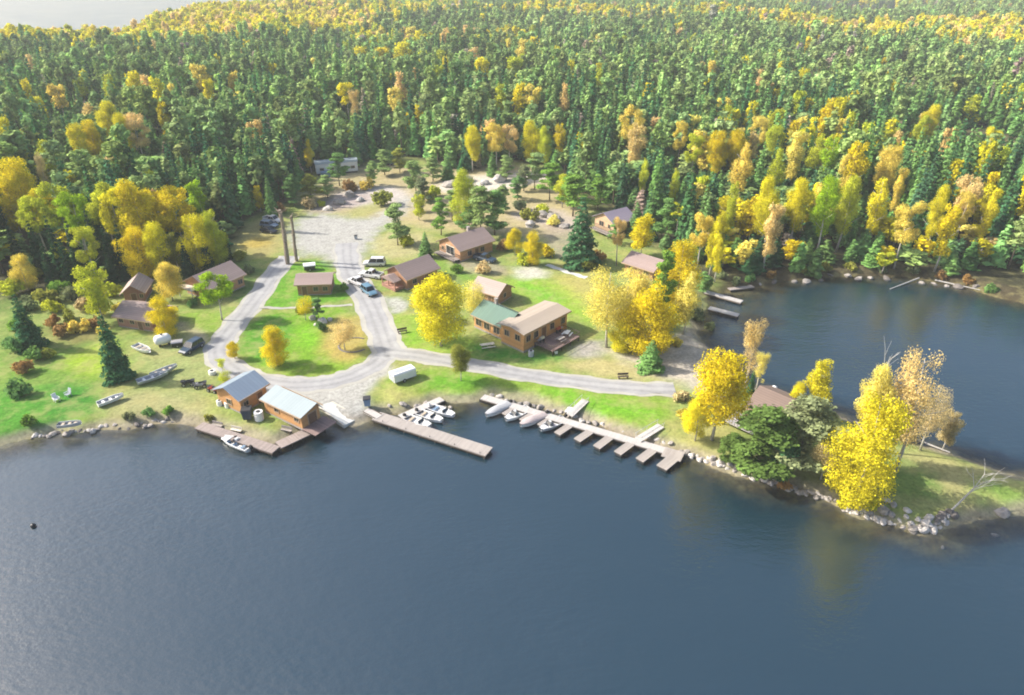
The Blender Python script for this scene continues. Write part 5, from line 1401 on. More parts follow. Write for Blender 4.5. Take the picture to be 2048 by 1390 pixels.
# concrete launch ramp slab
a, b, c_, d_ = G(634, 812), G(664, 805), G(720, 836, .35), G(688, 853, .35)
t = thing('boat_ramp', 'white concrete slab of the boat launch running into the lake', 'boat ramp', ((a.x + c_.x) / 2, (a.y + c_.y) / 2, 0))
o = t.location
mb = MB(); top = [Vector((p.x - o.x, p.y - o.y, z)) for p, z in ((a, ZG + .12), (b, ZG + .12), (c_, .48), (d_, .48))]
mb.rings([[(p.x, p.y, p.z - 1.4) for p in top], top]); mb.build('slab', M['concrete'], t)
mb = MB()
for p, q in ((top[0], top[3]), (top[1], top[2])): mb.tube(p + Vector((0, 0, .06)), q + Vector((0, 0, .06)), .1, n=5)
mb.build('kerb', M['wood_pale'], t)

# ------------------------------------------------------------------ boats
def hull_parts(L_, B_, Hh_, blunt=.0, flare=.78, draft=.18):
    """outer hull and inner well, bow toward +x"""
    st = [0, .12, .3, .5, .68, .8, .9, .96, 1.0]
    outer, inner = [], []
    for s_ in st:
        w = B_ / 2 * (1 - max(0, (s_ - .45) / .55) ** 2.1 * (1 - blunt)) * (.93 + .07 * min(1, s_ / .3))
        w = max(w, .03); x = (s_ - .5) * L_; rise = max(0, (s_ - .7) / .3) ** 2 * Hh_ * .55; sheer = Hh_ * (1 + .28 * s_ ** 2)
        outer.append([(x, -w, sheer), (x, -w * flare, rise * .6 + .1), (x, 0, rise - draft * (1 - s_ * .4)), (x, w * flare, rise * .6 + .1), (x, w, sheer)])
    return outer


def boat(a, b, label, kind='open', L_=5.0, B_=1.9, hull=None, seat=None, cover=None, group=None, z=.08, motor=None, at_=None, head=None, tilt=0):
    """a: stern point, b: bow point in the photograph"""
    if at_ is None:
        p, q = G(*a, z + .4), G(*b, z + .4); c = (p + q) / 2; head = math.atan2((q - p).y, (q - p).x)
    else: c = at_
    t = thing('motorboat' if motor is not False else 'rowboat', label, 'boat', (c.x, c.y, z), head, group)
    if tilt: t.rotation_euler = (tilt, 0, head)
    hull = hull or M['white_gel']; H_ = .62 if kind != 'pontoon' else .5
    out = hull_parts(L_, B_, H_, .25 if kind == 'open' else .3)
    mb = MB(); mb.rings(out, close=False, cap=False); mb.add(out[0], [(0, 1, 2, 3, 4)])
    # gunwale strip and floor
    inn = [[(x * .97, y * .86, zz) for (x, y, zz) in (r[0], r[4])] for r in out]
    g = [[r[0], i[0]] for r, i in zip(out, inn)]; g2 = [[i[1], r[4]] for r, i in zip(out, inn)]
    mb.rings(g, close=False, cap=False); mb.rings(g2, close=False, cap=False)
    sides = [[i[0], (i[0][0], i[0][1] * .92, .2), (i[1][0], i[1][1] * .92, .2), i[1]] for i in inn]
    mb.build('hull', hull, t)
    fl = MB(); fl.rings(sides, close=False, cap=False); fl.build('well', M['grey_gel'] if kind == 'open' else M['white_gel'], t)
    if kind == 'covered':
        cv = []
        for i, r in enumerate(out):
            s_ = i / (len(out) - 1); up = (.12, .30, .34, .52, .40, .22, .12, .08, .03)[i]
            cv.append([(r[0][0], r[0][1] * 1.02, r[0][2] - .06), (r[0][0], r[0][1] * 1.0, r[0][2] + .03), (r[0][0], r[0][1] * .6, r[0][2] + up * .55), (r[0][0], 0, r[0][2] + up), (r[0][0], -r[0][1] * .6, r[0][2] + up * .55), (r[0][0], -r[0][1], r[0][2] + .03), (r[0][0], -r[0][1] * 1.02, r[0][2] - .06)])
        MB().rings(cv, close=False, cap=False).build('cover', cover, t, True)
    else:
        for x in (-.28, 0, .24):
            w = B_ * (.8 if x < .1 else .68)
            o = MB().box((x * L_, 0, .44), (.42, w, .1)).build('seat', seat or M['seat_tan'], t)
        if kind == 'console':
            MB().box((.06 * L_, -.36, .62), (.5, .55, .7), 0, .8).build('console', M['white_gel'], t)
            mb = MB().rings([[(.14 * L_, -B_ * .40, .74), (.10 * L_, -B_ * .36, 1.18)], [(.19 * L_, -B_ * .2, .8), (.13 * L_, -B_ * .2, 1.2)], [(.19 * L_, B_ * .2, .8), (.13 * L_, B_ * .2, 1.2)], [(.14 * L_, B_ * .40, .74), (.10 * L_, B_ * .36, 1.18)]], close=False, cap=False)
            mb.build('windshield', M['dark_glass'], t)
            MB().box((.36 * L_, 0, .70), (L_ * .22, B_ * .55, .06), 0, .8).build('foredeck', M['white_gel'], t)
    if motor is not False:
        mo = MB().rings([[(x, y, zz) for x, y in ((-L_ / 2 - .5, -.17), (-L_ / 2 - .02, -.19), (-L_ / 2 - .02, .19), (-L_ / 2 - .5, .17))] for zz in (.62, 1.0)]).box((-L_ / 2 - .24, 0, 1.06), (.38, .28, .14), 0, .7)
        o = mo.build('motor', motor or M['motor'], t); MB().box((-L_ / 2 - .22, 0, .2), (.2, .12, .9)).build('leg', M['steel_dark'], o)
    return t


boat((500, 897), (447, 876), 'white motorboat with pale seats tied below the boardwalk', 'console', 5.6, 2.1, seat=M['seat_blue'])
boat((815, 836), (858, 852), 'white motorboat nearest to the long dock, tied to the pale dock', 'console', 4.9, 1.85, motor=M['motor'])
boat((839, 825.5), (882, 841.5), 'white motorboat with tan seats between two others at the pale dock', 'console', 4.9, 1.85, M['white_gel'], M['seat_tan'])
boat((863, 815), (906, 831), 'white motorboat at the outer end of the pale dock', 'console', 4.9, 1.85, seat=M['seat_blue'], motor=M['motor_white'])
for a, b, cv, lb in (((1017, 809), (975, 830), 'cover_grey', 'motorboat under a grey cover, first of the slips'), ((1058, 816), (1012, 840), 'cover_teal', 'open white motorboat with grey-green seats, second of the slips'),
                     ((1092, 829), (1040, 852), 'cover_mauve', 'motorboat under a mauve cover, third of the slips'), ((1128, 837), (1082, 860), 'cover_lilac', 'open grey motorboat with lilac seats, last before the empty fingers')):
    if cv in ('cover_teal', 'cover_lilac'): boat(a, b, lb, 'console', 5.1, 1.95, M['grey_gel'] if cv == 'cover_lilac' else M['white_gel'], M['cover_lilac'] if cv == 'cover_lilac' else M['cover_teal'])
    else: boat(a, b, lb, 'covered', 5.1, 1.85, M['white_gel'], cover=M[cv], group='covered boats in the slips')

# boats and gear on the left lawn
boat((272, 765), (338, 744), 'grey aluminium boat, lower of the pair on the left lawn', 'open', 5.0, 1.7, M['alu'], M['alu'], z=ZG + .25, motor=False, group=None)
boat((300, 752), (356, 730), 'aluminium boat lying behind another by the lawn spruce', 'open', 4.6, 1.6, M['alu'], M['seat_tan'], z=ZG + .25, motor=False)
boat((264, 688), (306, 706), 'white boat on the grass just right of the lawn spruce', 'open', 4.6, 1.7, M['white_gel'], z=ZG + .3, motor=False)
boat((196, 808), (246, 790), 'small white rowboat lying near the left shore', 'open', 4.0, 1.4, M['white_gel'], M['white_gel'], z=ZG + .2, motor=False)
boat((118, 850), (160, 846), 'grey rowboat lying in the shore grass at far left', 'open', 3.4, 1.2, M['grey_gel'], z=ZG + .15, motor=False)

# ------------------------------------------------------------------ vehicles
def wheel(t, x, y, r=.36, w=.24):
    o = MB().tube((x, y - w / 2, r), (x, y + w / 2, r), r, n=14).build('wheel', M['tyre'], t)
    s_ = 1 if y > 0 else -1
    MB().tube((x, y + s_ * (w / 2 - .02), r), (x, y + s_ * (w / 2 + .015), r), r * .58, n=12).build('rim', M['rim'], o)


def car(a, b, label, kind, pm, name='parked_car', cat='car', z=ZG + .02, group=None):
    """a: rear, b: front in the photograph"""
    p, q = G(*a, z + .6), G(*b, z + .6); c = (p + q) / 2; d = q - p
    t = thing(name, label, cat, (c.x, c.y, z), math.atan2(d.y, d.x), group)
    L_, Wd, hb, ht = {'suv': (4.8, 1.95, 1.02, 1.78), 'sedan': (4.7, 1.82, .92, 1.42), 'pickup': (5.7, 2.0, 1.08, 1.85), 'van': (5.2, 2.0, 1.1, 2.05)}[kind]
    def sec(x, z0, z1, w, inset=.0): return [(x, -w / 2, z0 + .12), (x, -w / 2 * .96, z0), (x, w / 2 * .96, z0), (x, w / 2, z0 + .12), (x, w / 2, z1 - .14), (x, w / 2 * .9, z1), (x, -w / 2 * .9, z1), (x, -w / 2, z1 - .14)]
    h_ = L_ / 2
    hood = hb - .06
    if kind == 'pickup': prof = [(-h_, .45, hb - .05, .94), (-h_ + .12, .36, hb, 1), (-h_ + 1.9, .34, hb, 1), (.9, .34, hb, 1), (1.7, .34, hood, .99), (h_ - .3, .36, hood - .1, .96), (h_, .45, hood - .25, .86)]
    else: prof = [(-h_, .45, hb - .1, .9), (-h_ + .15, .36, hb, .98), (-1.0, .34, hb, 1), (.6, .34, hb, 1), (1.2, .34, hood, .99), (h_ - .3, .36, hood - .12, .95), (h_, .45, hood - .28, .84)]
    MB().rings([sec(x, z0, z1, Wd * k) for x, z0, z1, k in prof]).build('body', pm, t, False)
    c0, c1 = {'suv': (-h_ + .15, 1.0), 'sedan': (-h_ + .75, .95), 'pickup': (-.85, 1.25), 'van': (-h_ + .1, 1.35)}[kind]
    sl0 = .25 if kind in ('suv', 'van', 'pickup') else .6; sl1 = .75
    def gh(zz, e): return [(c0 + e * sl0, -Wd / 2 * (.93 - .15 * e), zz), (c1 - e * sl1, -Wd / 2 * (.93 - .15 * e), zz), (c1 - e * sl1, Wd / 2 * (.93 - .15 * e), zz), (c0 + e * sl0, Wd / 2 * (.93 - .15 * e), zz)]
    MB().rings([gh(hb - .02, 0), gh(ht - .08, .92)]).build('window', M['dark_glass'], t)
    rf = MB().rings([gh(ht - .1, .93), gh(ht - .03, .95), [((x - (c0 + c1) / 2) * .9 + (c0 + c1) / 2, y * .88, ht + .02) for x, y, _ in gh(0, 1)]])
    for y in (-1, 1):   # door pillars
        for fx in (.0, .5, 1.0):
            if fx in (0., 1.): pass
            x0 = c0 + (c1 - c0) * fx; x1 = c0 + sl0 * .95 + (c1 - sl1 * .95 - c0 - sl0 * .95) * fx
            rf.tube((x0, y * Wd / 2 * .935, hb), (x1, y * Wd / 2 * .79, ht - .06), .05, n=4)
    rf.build('roof', pm, t)
    if kind == 'pickup':
        MB().box((-h_ + 1.05, 0, hb + .012), (1.75, Wd * .78, .02)).build('bed', M['steel_dark'], t)
        MB().box((-h_ + .06, 0, hb + .1), (.1, Wd * .9, .2)).box((-h_ + 1.05, -Wd * .44, hb + .1), (1.9, .1, .2)).box((-h_ + 1.05, Wd * .44, hb + .1), (1.9, .1, .2)).build('bed_rail', pm, t)
    for x in (-h_ * .62, h_ * .62):
        for y in (-Wd / 2 + .1, Wd / 2 - .1): wheel(t, x, y, .40 if kind in ('pickup', 'suv') else .34)
    for y in (-.62, .62):
        MB().box((h_ - .05, y * Wd / 2, hood - .40), (.12, .36, .18)).build('headlight', M['lamp'], t)
        MB().box((-h_ + .02, y * Wd / 2 * 1.1, hb - .25), (.1, .24, .3)).build('tail_light', M['tail'], t)
    MB().box((h_ + .0, 0, .5), (.14, Wd * .86, .2)).box((-h_ - .0, 0, .5), (.14, Wd * .88, .2)).build('bumper', M['steel_dark'], t)
    return t


car((400, 684), (366, 704), 'dark navy sport utility car alone on the left grass by the road', 'suv', M['p_navy'])
car((776, 526), (722, 526), 'white van, uppermost of the vehicles at the porch cabin', 'van', M['p_white'], 'parked_van', 'van')
car((768, 553), (718, 545), 'white pickup with a dark bed in front of the porch cabin', 'pickup', M['p_white'], 'pickup_truck', 'truck')
car((735, 572), (697, 556), 'silver-grey pickup beside the road, before the blue car', 'pickup', M['p_silver'], 'pickup_truck', 'truck')
car((722, 570), (755, 594), 'blue car with pale windshield at the edge of the road', 'suv', M['p_blue'])
car((515, 456), (560, 464), 'black car, lowest of the three parked under the tall snags', 'sedan', M['p_black'])
car((515, 447), (562, 452), 'steel blue car between the black and the white one under the snags', 'suv', M['p_steel'])
car((526, 436), (566, 443), 'white pickup highest of the three parked under the snags', 'pickup', M['p_white'], 'pickup_truck', 'truck')
car((948, 512), (992, 522), 'dark blue truck parked against the gable window cabin', 'pickup', M['p_navy'], 'pickup_truck', 'truck')
car((756, 326), (792, 328), 'dark car far up behind the gravel lot among pines', 'suv', M['p_black'])

def trailer():
    p, q = G(786, 766), G(826, 752); c = (p + q) / 2; d = q - p
    t = thing('camper_trailer', 'white box trailer on the grass between road and long dock', 'trailer', (c.x, c.y, ZG), math.atan2(d.y, d.x))
    MB().prism([(-1.0, .5), (1.0, .5), (1.0, 1.8), (.8, 2.0), (-.8, 2.0), (-1.0, 1.8)], -2.1, 2.1, axis='x').build('box', M['white_gel'], t)
    MB().box((0, 0, 2.016), (3.5, .9, .03)).build('roof_panel', M['plastic_grey'], t)
    MB().box((-2.12, 0, 1.15), (.05, 1.5, 1.1)).build('door', M['plastic_grey'], t)
    MB().box((0, 0, .42), (4.0, 1.5, .14)).build('chassis', M['steel_dark'], t)
    MB().tube((2.1, 0, .46), (3.0, 0, .48), .06).build('drawbar', M['steel_dark'], t)
    for y in (-.96, .96): wheel(t, -.2, y, .34, .2)
trailer()

def quad_bike(a, b, label, pm):
    p, q = G(*a), G(*b); c = (p + q) / 2; d = q - p
    t = thing('quad_bike', label, 'quad bike', (c.x, c.y, ZG), math.atan2(d.y, d.x))
    MB().rings([[(x, -w, z0), (x, w, z0), (x, w * .8, z1), (x, -w * .8, z1)] for x, w, z0, z1 in ((-.95, .3, .6, .8), (-.5, .42, .5, .86), (0, .25, .45, .78), (.5, .42, .5, .92), (.95, .3, .6, .8))]).build('body', pm, t)
    MB().box((-.25, 0, .92), (.9, .34, .16), 0, .85).build('seat', M['motor'], t)
    MB().tube((.35, -.42, 1.12), (.35, .42, 1.12), .03).tube((.5, 0, .85), (.35, 0, 1.12), .04).build('handlebar', M['steel_dark'], t)
    MB().box((-.85, 0, .92), (.6, .8, .04)).box((.85, 0, .92), (.5, .8, .04)).build('rack', M['steel_dark'], t)
    for x in (-.65, .65):
        for y in (-.48, .48): wheel(t, x, y, .32, .26)
quad_bike((392, 768), (362, 772), 'black quad bike at the left of the row behind the boathouse', M['p_black'])
quad_bike((412, 772), (390, 776), 'grey quad bike between the black and the red one', M['p_grey'])
quad_bike((440, 786), (416, 780), 'red quad bike beside the corner of the blue roofed boathouse', M['p_red'])

# ------------------------------------------------------------------ yard things
def tank():
    p = G(328, 690)
    t = thing('gas_tank', 'white rounded tank on legs in front of the long red cabin', 'tank', (p.x, p.y, ZG), .6)
    rs = []
    for x, r in ((-1.5, .15), (-1.42, .5), (-1.2, .8), (-.9, .95), (.9, .95), (1.2, .8), (1.42, .5), (1.5, .15)):
        rs.append([(x, r * math.cos(k * .5236), 1.25 + r * math.sin(k * .5236)) for k in range(12)])
    MB().rings(rs).build('shell', M['plastic_white'], t, True)
    for x in (-.8, .8): MB().box((x, 0, .25), (.2, 1.3, .5)).build('leg', M['steel_dark'], t)
    MB().tube((0, 0, 2.15), (0, 0, 2.4), .18, n=8).build('valve', M['steel_dark'], t)
tank()
def covered_cart(px, py, label, top, body, s=1.0, name='utility_cart', cat='cart'):
    p = G(px, py)
    t = thing(name, label, cat, (p.x, p.y, ZG), .3)
    MB().box((0, 0, .75 * s), (2.3 * s, 1.6 * s, .9 * s), 0, .94).build('box', body, t)
    MB().rings([[(x, -.9 * s, 1.2 * s), (x, .9 * s, 1.2 * s), (x, .7 * s, 1.42 * s), (x, 0, 1.55 * s), (x, -.7 * s, 1.42 * s)] for x in (-1.25 * s, 1.25 * s)]).build('lid', top, t)
    for y in (-.75 * s, .75 * s): wheel(t, 0, y, .3 * s, .18)
    return t
covered_cart(620, 540, 'black box cart with a rounded white lid above the dark shed', M['plastic_white'], M['p_black'], 1.1)
covered_cart(356, 692, 'dark low cart next to the white rounded tank', M['p_grey'], M['motor'], .8)
def bin_(px, py, label, m_, s=1.0):
    p = G(px, py); t = thing('waste_bin', label, 'bin', (p.x, p.y, ZG), .2)
    MB().rings([[(x * k, y * k, z) for x, y in ((-.5 * s, -.5 * s), (.5 * s, -.5 * s), (.5 * s, .5 * s), (-.5 * s, .5 * s))] for z, k in ((.05, .8), (1.15 * s, 1))]).build('body', m_, t)
    MB().box((0, 0, 1.22 * s), (1.1 * s, 1.1 * s, .12), 0, .9).build('lid', M['steel_dark'], t)
bin_(735, 810, 'blue-grey waste bin on the grass near the launch ramp', M['plastic_blue'], 1.15)
bin_(496, 836, 'dark navy bin between the two boathouses', M['p_navy'], 1.5)
bin_(712, 478, 'small grey bin at the edge of the gravel lot', M['plastic_grey'], .8)
def drum(px, py, label, m_, r=.55, hh_=1.3, name='water_drum'):
    p = G(px, py); t = thing(name, label, 'drum', (p.x, p.y, gz(p.x, p.y)))
    MB().tube((0, 0, 0), (0, 0, hh_), r, n=16).tube((0, 0, hh_ * .33), (0, 0, hh_ * .36), r * 1.04, n=16).tube((0, 0, hh_ * .66), (0, 0, hh_ * .69), r * 1.04, n=16).build('body', m_, t)
    MB().tube((0, 0, hh_), (0, 0, hh_ + .08), r * .5, n=10).build('cap', M['steel_dark'], t)
drum(519, 838, 'white drum against the wall of the low boathouse', M['plastic_white'], .7, 1.5)
drum(440, 810, 'white drum, left of the two behind the steep boathouse wall', M['plastic_white'], .45, .9)
drum(456, 814, 'white drum, right of the two at the steep boathouse wall', M['plastic_white'], .45, .9)
drum(425, 748, 'white drum on the grass by the road bend', M['plastic_white'], .6, .7)
def chair(px, py, rz, m_, label):
    p = G(px, py); t = thing('lawn_chair', label, 'chair', (p.x, p.y, gz(p.x, p.y) + .0), rz)
    MB().box((0, 0, .42), (.75, .75, .08)).build('seat', m_, t)
    mb = MB().rings([[(-.36, -.36, .46), (-.28, -.36, .46), (-.28, .36, .46), (-.36, .36, .46)], [(-.62, -.34, 1.25), (-.56, -.34, 1.25), (-.56, .34, 1.25), (-.62, .34, 1.25)]]); mb.build('backrest', m_, t)
    for s_ in (-.4, .4): MB().box((0, s_, .66), (.8, .12, .06)).build('armrest', m_, t)
    for x in (-.32, .32):
        for y in (-.34, .34): MB().box((x, y, .2), (.07, .07, .4)).build('leg', m_, t)
chair(114, 802, -.6, M['plastic_white'], 'white lawn chair, lower left of the two in the deep green grass')
chair(137, 792, -2.0, M['plastic_grey'], 'grey lawn chair, upper right of the two in the deep green grass')
chair(322, 658, -1, M['plastic_white'], 'white chair by the wall of the long red cabin')
def table(p, rz, label, m_, L_=1.9, benches=True, name='picnic_table'):
    t = thing(name, label, 'table', p, rz)
    MB().box((0, 0, .74), (L_, .8, .06)).build('tabletop', m_, t)
    for x in (-L_ * .35, L_ * .35): MB().tube((x, -.5, 0), (x, .15, .7), .05, n=5).tube((x, .5, 0), (x, -.15, .7), .05, n=5).build('leg', M['timber_dark'], t)
    if benches:
        for y in (-.75, .75): MB().box((0, y, .44), (L_, .28, .05)).box((0, y * .5, .40), (.1, abs(y), .05)).build('bench', m_, t)
H = LODGE; dx0, dx1, dy = -H.W * .27, H.W * .36, -H.D / 2
rz0 = H.root.rotation_euler.z
table(in_house(H, dx1 - 1.3, dy - 2.6, .98 + 0), rz0 + .3, 'pale table on the right half of the lodge deck', M['plastic_white'], 1.6)
table(in_house(H, (dx0 + dx1) / 2, dy - 3.2, .98), rz0, 'grey table in the middle of the lodge deck', M['dock_grey'], 1.6)
def grill(p, rz, label, m_):
    t = thing('barbecue_grill', label, 'grill', p, rz)
    MB().rings([[(x, -.3, .8), (x, .3, .8), (x, .3, 1.0), (x, .15, 1.2), (x, -.15, 1.2), (x, -.3, 1.0)] for x in (-.5, .5)]).build('hood', m_, t)
    for x in (-.42, .42): MB().box((x, 0, .4), (.08, .5, .8)).build('leg', M['steel_dark'], t)
    MB().box((.85, 0, .82), (.6, .5, .05)).build('shelf', M['alu'], t)
grill(in_house(H, dx1 - 1.6, dy - .7, .98), rz0, 'red hooded grill on the lodge deck against the wall', M['p_red'])
grill(in_house(H, dx0 + 1.2, dy - .9, .98), rz0 + 3.1, 'silver grill at the left end of the lodge deck', M['alu'])
pp = G(1062, 710); drum(1062, 712, 'pale drum at the near corner of the lodge', M['plastic_grey'], .5, 1.1)
pp = G(1112, 706); bin_(1112, 707, 'small white box in the grass before the lodge deck', M['plastic_white'], .6)
pp = G(975, 695); table((pp.x, pp.y, ZG), .3, 'low pale picnic table in the shade left of the lodge', M['wood_pale'], 2.6)
pp = G(862, 650); table((pp.x, pp.y, ZG), -.3, 'white picnic table under the large yellow aspen', M['plastic_white'], 2.0)
pp = G(806, 664); 
pp = G(420, 856); 
def bench(px, py, rz, label, m_=None):
    p = G(px, py); t = thing('bench', label, 'bench', (p.x, p.y, gz(p.x, p.y)), rz)
    MB().box((0, 0, .45), (1.9, .45, .07)).build('seat', m_ or M['dock_wood'], t)
    MB().box((0, .25, .8), (1.9, .06, .4)).build('backrest', m_ or M['dock_wood'], t)
    for x in (-.75, .75): MB().box((x, 0, .21), (.1, .42, .42)).build('leg', M['timber_dark'], t)
bench(805, 666, .4, 'small dark bench on the lawn right of the loop road', M['timber_dark'])
bench(1246, 757, .1, 'dark bench on the grass beside the lodge path', M['timber_dark'])
bench(432, 843, -.3, 'weathered bench at the left end of the boardwalk')
bench(470, 852, -.3, 'pale bench in the middle of the boardwalk bank', M['wood_pale'])
bench(572, 856, -.3, 'bench beside the low boathouse wall')

# ring in the loop lawn, rock heap, snags, long pale log
p = G(708, 690); t = thing('stone_ring', 'horseshoe-shaped dark stone ring in the tan part of the loop lawn', 'fire ring', (p.x, p.y, ZG))
rs = []
for k in range(25):
    a = R(60 + k * 11); r = 2.8
    rs.append([(r * math.cos(a) + .2 * math.cos(a) * math.cos(j * 1.2566), r * math.sin(a) + .2 * math.sin(a) * math.cos(j * 1.2566), .03 + .12 * math.sin(j * 1.2566)) for j in range(5)])
MB().rings(rs).build('kerb', M['rock_dark'], t); 
def snag(px, yb, yt, label, r=.42):
    p = GT(px, yb); hh_ = top_height(p, yt)
    t = thing('bare_snag', label, 'dead tree', p); mb = MB(); rs = []
    for k in range(9):
        z = k / 8; rr = r * (1.15 - .35 * z) * (1 + .12 * math.sin(k * 2.1 + px)); bx = .18 * math.sin(z * 4 + px)
        rs.append([(bx + rr * math.cos(j * .785), rr * math.sin(j * .785), z * hh_) for j in range(8)])
    mb.rings(rs).build('trunk', M['snag'], t)
    mb = MB()
    for k in range(9):
        z = hh_ * (.25 + .085 * k); a = k * 2.2; mb.tube((0, 0, z), (math.cos(a) * .9, math.sin(a) * .9, z + .25), .09, .03, 5)
    mb.build('branch', M['snag'], t)
    for k in range(4):
        a = k * 1.7 + px; MB().tube((0, 0, hh_ - .6), (math.cos(a) * 2.2, math.sin(a) * 1.5, hh_ + .3 * math.sin(k)), .12, .04, 5).build('limb', M['snag'], t)
snag(577, 528, 420, 'left and thicker of the two tall dark snags by the gravel lot', .48)
snag(595, 522, 432, 'right and thinner of the two tall dark snags by the gravel lot', .36)
# dead white tree on the point
p = GT(1896, 1026); t = thing('dead_tree', 'leaning dead white tree with bare forked branches at the end of the point', 'dead tree', p)
def twig(mb, a, d, l, r, depth):
    b_ = a + d * l; mb.tube(a, b_, r, r * .55, 6)
    if depth:
        for k in range(3 if depth > 1 else 2):
            n_ = (d + Vector((random.uniform(-.8, .8), random.uniform(-.8, .8), random.uniform(-.3, .45)))).normalized()
            twig(mb, a + d * l * random.uniform(.55, 1), n_, l * random.uniform(.5, .75), r * .5, depth - 1)
random.seed(23)
mb = MB(); d0 = Vector((.62, .2, .76)).normalized(); mb.tube((0, 0, -.2), d0 * 4.8, .14, .09, 8); mb.build('trunk', M['dead_bark'], t)
mb = MB()
for dv in ((.95, .15, .45), (-.25, .2, .95), (.55, .3, .9), (.1, -.4, .8), (.9, .4, .1)):
    twig(mb, d0 * random.uniform(3.6, 4.8), Vector(dv).normalized(), random.uniform(1.7, 2.8), .055, 2)
mb.build('branch', M['dead_bark'], t)
# white bare birch top beside the orange aspen
p = GT(1716, 900); hh_ = top_height(p, 705); t = thing('dead_tree', 'thin grey dead top sticking up behind the pale gold aspen of the point', 'dead tree', p)
MB().tube((0, 0, 0), (.2, 0, hh_ * .85), .2, .08, 7).build('trunk', M['dead_bark'], t)
mb = MB()
for k in range(6): twig(mb, Vector((.2, 0, hh_ * (.6 + .05 * k))), Vector((random.uniform(-.5, .5), random.uniform(-.5, .5), 1)).normalized(), hh_ * .2, .05, 1)
mb.build('branch', M['dead_bark'], t)

# ------------------------------------------------------------------ rocks
def rock_mesh(m_, k):
    bm = bmesh.new(); bmesh.ops.create_icosphere(bm, subdivisions=2, radius=1)
    ph = [random.uniform(0, 6) for _ in range(6)]
    for v in bm.verts:
        c = v.co; f = 1 + .2 * math.sin(3 * c.x + ph[0]) * math.sin(2.4 * c.y + ph[1]) + .13 * math.sin(5 * c.z + ph[2] + 3 * c.x) + random.uniform(-.06, .06)
        v.co = Vector((c.x * f * (1.1 + .2 * (k % 2)), c.y * f * .9, c.z * f * .68))
    me = bpy.data.meshes.new('rock'); bm.to_mesh(me); bm.free(); me.materials.append(m_); return me
RK = {k: [rock_mesh(M[k], i) for i in range(3)] for k in ('rock', 'rock_pale', 'rock_dark')}
def rock(px, py, wpx, k, label, group=None, zz=None):
    p = GT(px, py) if zz is None else G(px, py, zz)
    s = wpx * depth_of(p) / FPX / 2
    o = link('rock', random.choice(RK[k])); o.location = (p.x, p.y, p.z + s * .22); o.scale = (s, s * random.uniform(.8, 1.1), s * random.uniform(.85, 1.2)); o.rotation_euler = (random.uniform(-.3, .3), random.uniform(-.3, .3), random.uniform(0, 6.28))
    tag(o, label, 'rock', group)
gr = 'pale boulders in the heap at the tip of the point'
for x, y, w in [(1764, 1022, 20), (1782, 1030, 18), (1770, 1040, 16), (1798, 1042, 20), (1812, 1034, 16), (1822, 1048, 20), (1836, 1040, 18), (1806, 1056, 18), (1826, 1060, 20), (1846, 1062, 22), (1866, 1062, 22), (1852, 1048, 18), (1872, 1048, 16), (1884, 1040, 20),
                (1880, 1056, 14), (1786, 1010, 18), (1772, 1002, 16), (1892, 1048, 14), (1790, 1050, 14), (1840, 1054, 14), (1858, 1036, 14), (1894, 1032, 16), (1814, 1022, 14)]:
    rock(x, y, w * random.uniform(.55, 1.25), random.choice(['rock_pale', 'rock_pale', 'rock']), 'pale rounded boulder in the heap at the tip of the point', gr)
for i in range(9): rock(1885 + random.uniform(-25, 25), 1036 + random.uniform(-12, 8), random.uniform(9, 22), 'rock_dark', 'dark wet boulder beside the pale heap at the tip of the point', 'dark boulders at the tip of the point')
rock(1990, 1072, 13, 'rock', 'single brown rock awash off the end of the point'); rock(1885, 1096, 9, 'rock', 'small pale rock awash below the boulder heap')
rock(2004, 1028, 26, 'rock', 'grey boulder at the right border of the point shore')
for i in range(46):
    t_ = i / 45; x = 1364 + t_ * 196; y = 906 + t_ * 62 + random.uniform(-7, 6)
    rock(x, y, random.uniform(5, 17), 'rock_pale' if random.random() < .55 else 'rock', 'pale riprap rock along the shore between slips and point pines', 'riprap rocks beyond the slip dock')
for i in range(22):
    t_ = i / 21; x = 1570 + t_ * 110; y = 976 + t_ * 30 + random.uniform(-6, 5)
    rock(x, y, random.uniform(9, 16), 'rock', 'grey-brown shore rock left of the big yellow aspen', 'shore rocks before the big yellow aspen')
for i in range(26):
    t_ = i / 25; x = 1690 + t_ * 90; y = 1018 + t_ * 26 + random.uniform(-6, 6)
    rock(x, y, random.uniform(9, 17), 'rock_pale' if random.random() < .5 else 'rock', 'tan shore rock below the big yellow aspen', 'shore rocks below the big yellow aspen')
for i in range(34):
    t_ = i / 33; x = 55 + t_ * 290; y = 874 - t_ * 30 + random.uniform(-6, 5)
    rock(x, y, random.uniform(5, 17), random.choice(['rock', 'rock_pale', 'rock', 'rock_dark']), 'grey rock in the stone edge of the left shore', 'rocks along the left shore')
for i in range(28):
    t_ = i / 27; x = 985 + t_ * 370; y = 790 + t_ * 102 + random.uniform(-4, 4)
    rock(x, y, random.uniform(8, 14), random.choice(['rock', 'rock_pale']), 'rock of the bank between lawn and slip dock', 'bank rocks behind the slip dock')
for i in range(16): rock(random.uniform(765, 955), 815 + random.uniform(-8, 6), random.uniform(8, 14), 'rock', 'rock of the bank beside the pale dock', 'bank rocks by the pale dock')
for x, y, w in [(625, 637, 16), (645, 645, 20), (660, 640, 14), (634, 650, 12)]: rock(x, y, w, 'rock_pale', 'pale rock in the heap at the top of the loop lawn', 'rock heap in the loop lawn')
for i in range(20): rock(1440 + i * 28 + random.uniform(-9, 9), (578 - i * 2.4 if i < 8 else 552 + (i - 8) * 2.9) + random.uniform(-4, 2), random.uniform(10, 18), random.choice(['rock', 'rock_dark', 'rock_dark']), 'rock on the far bank of the bay under the trees', 'rocks along the far bank of the bay')
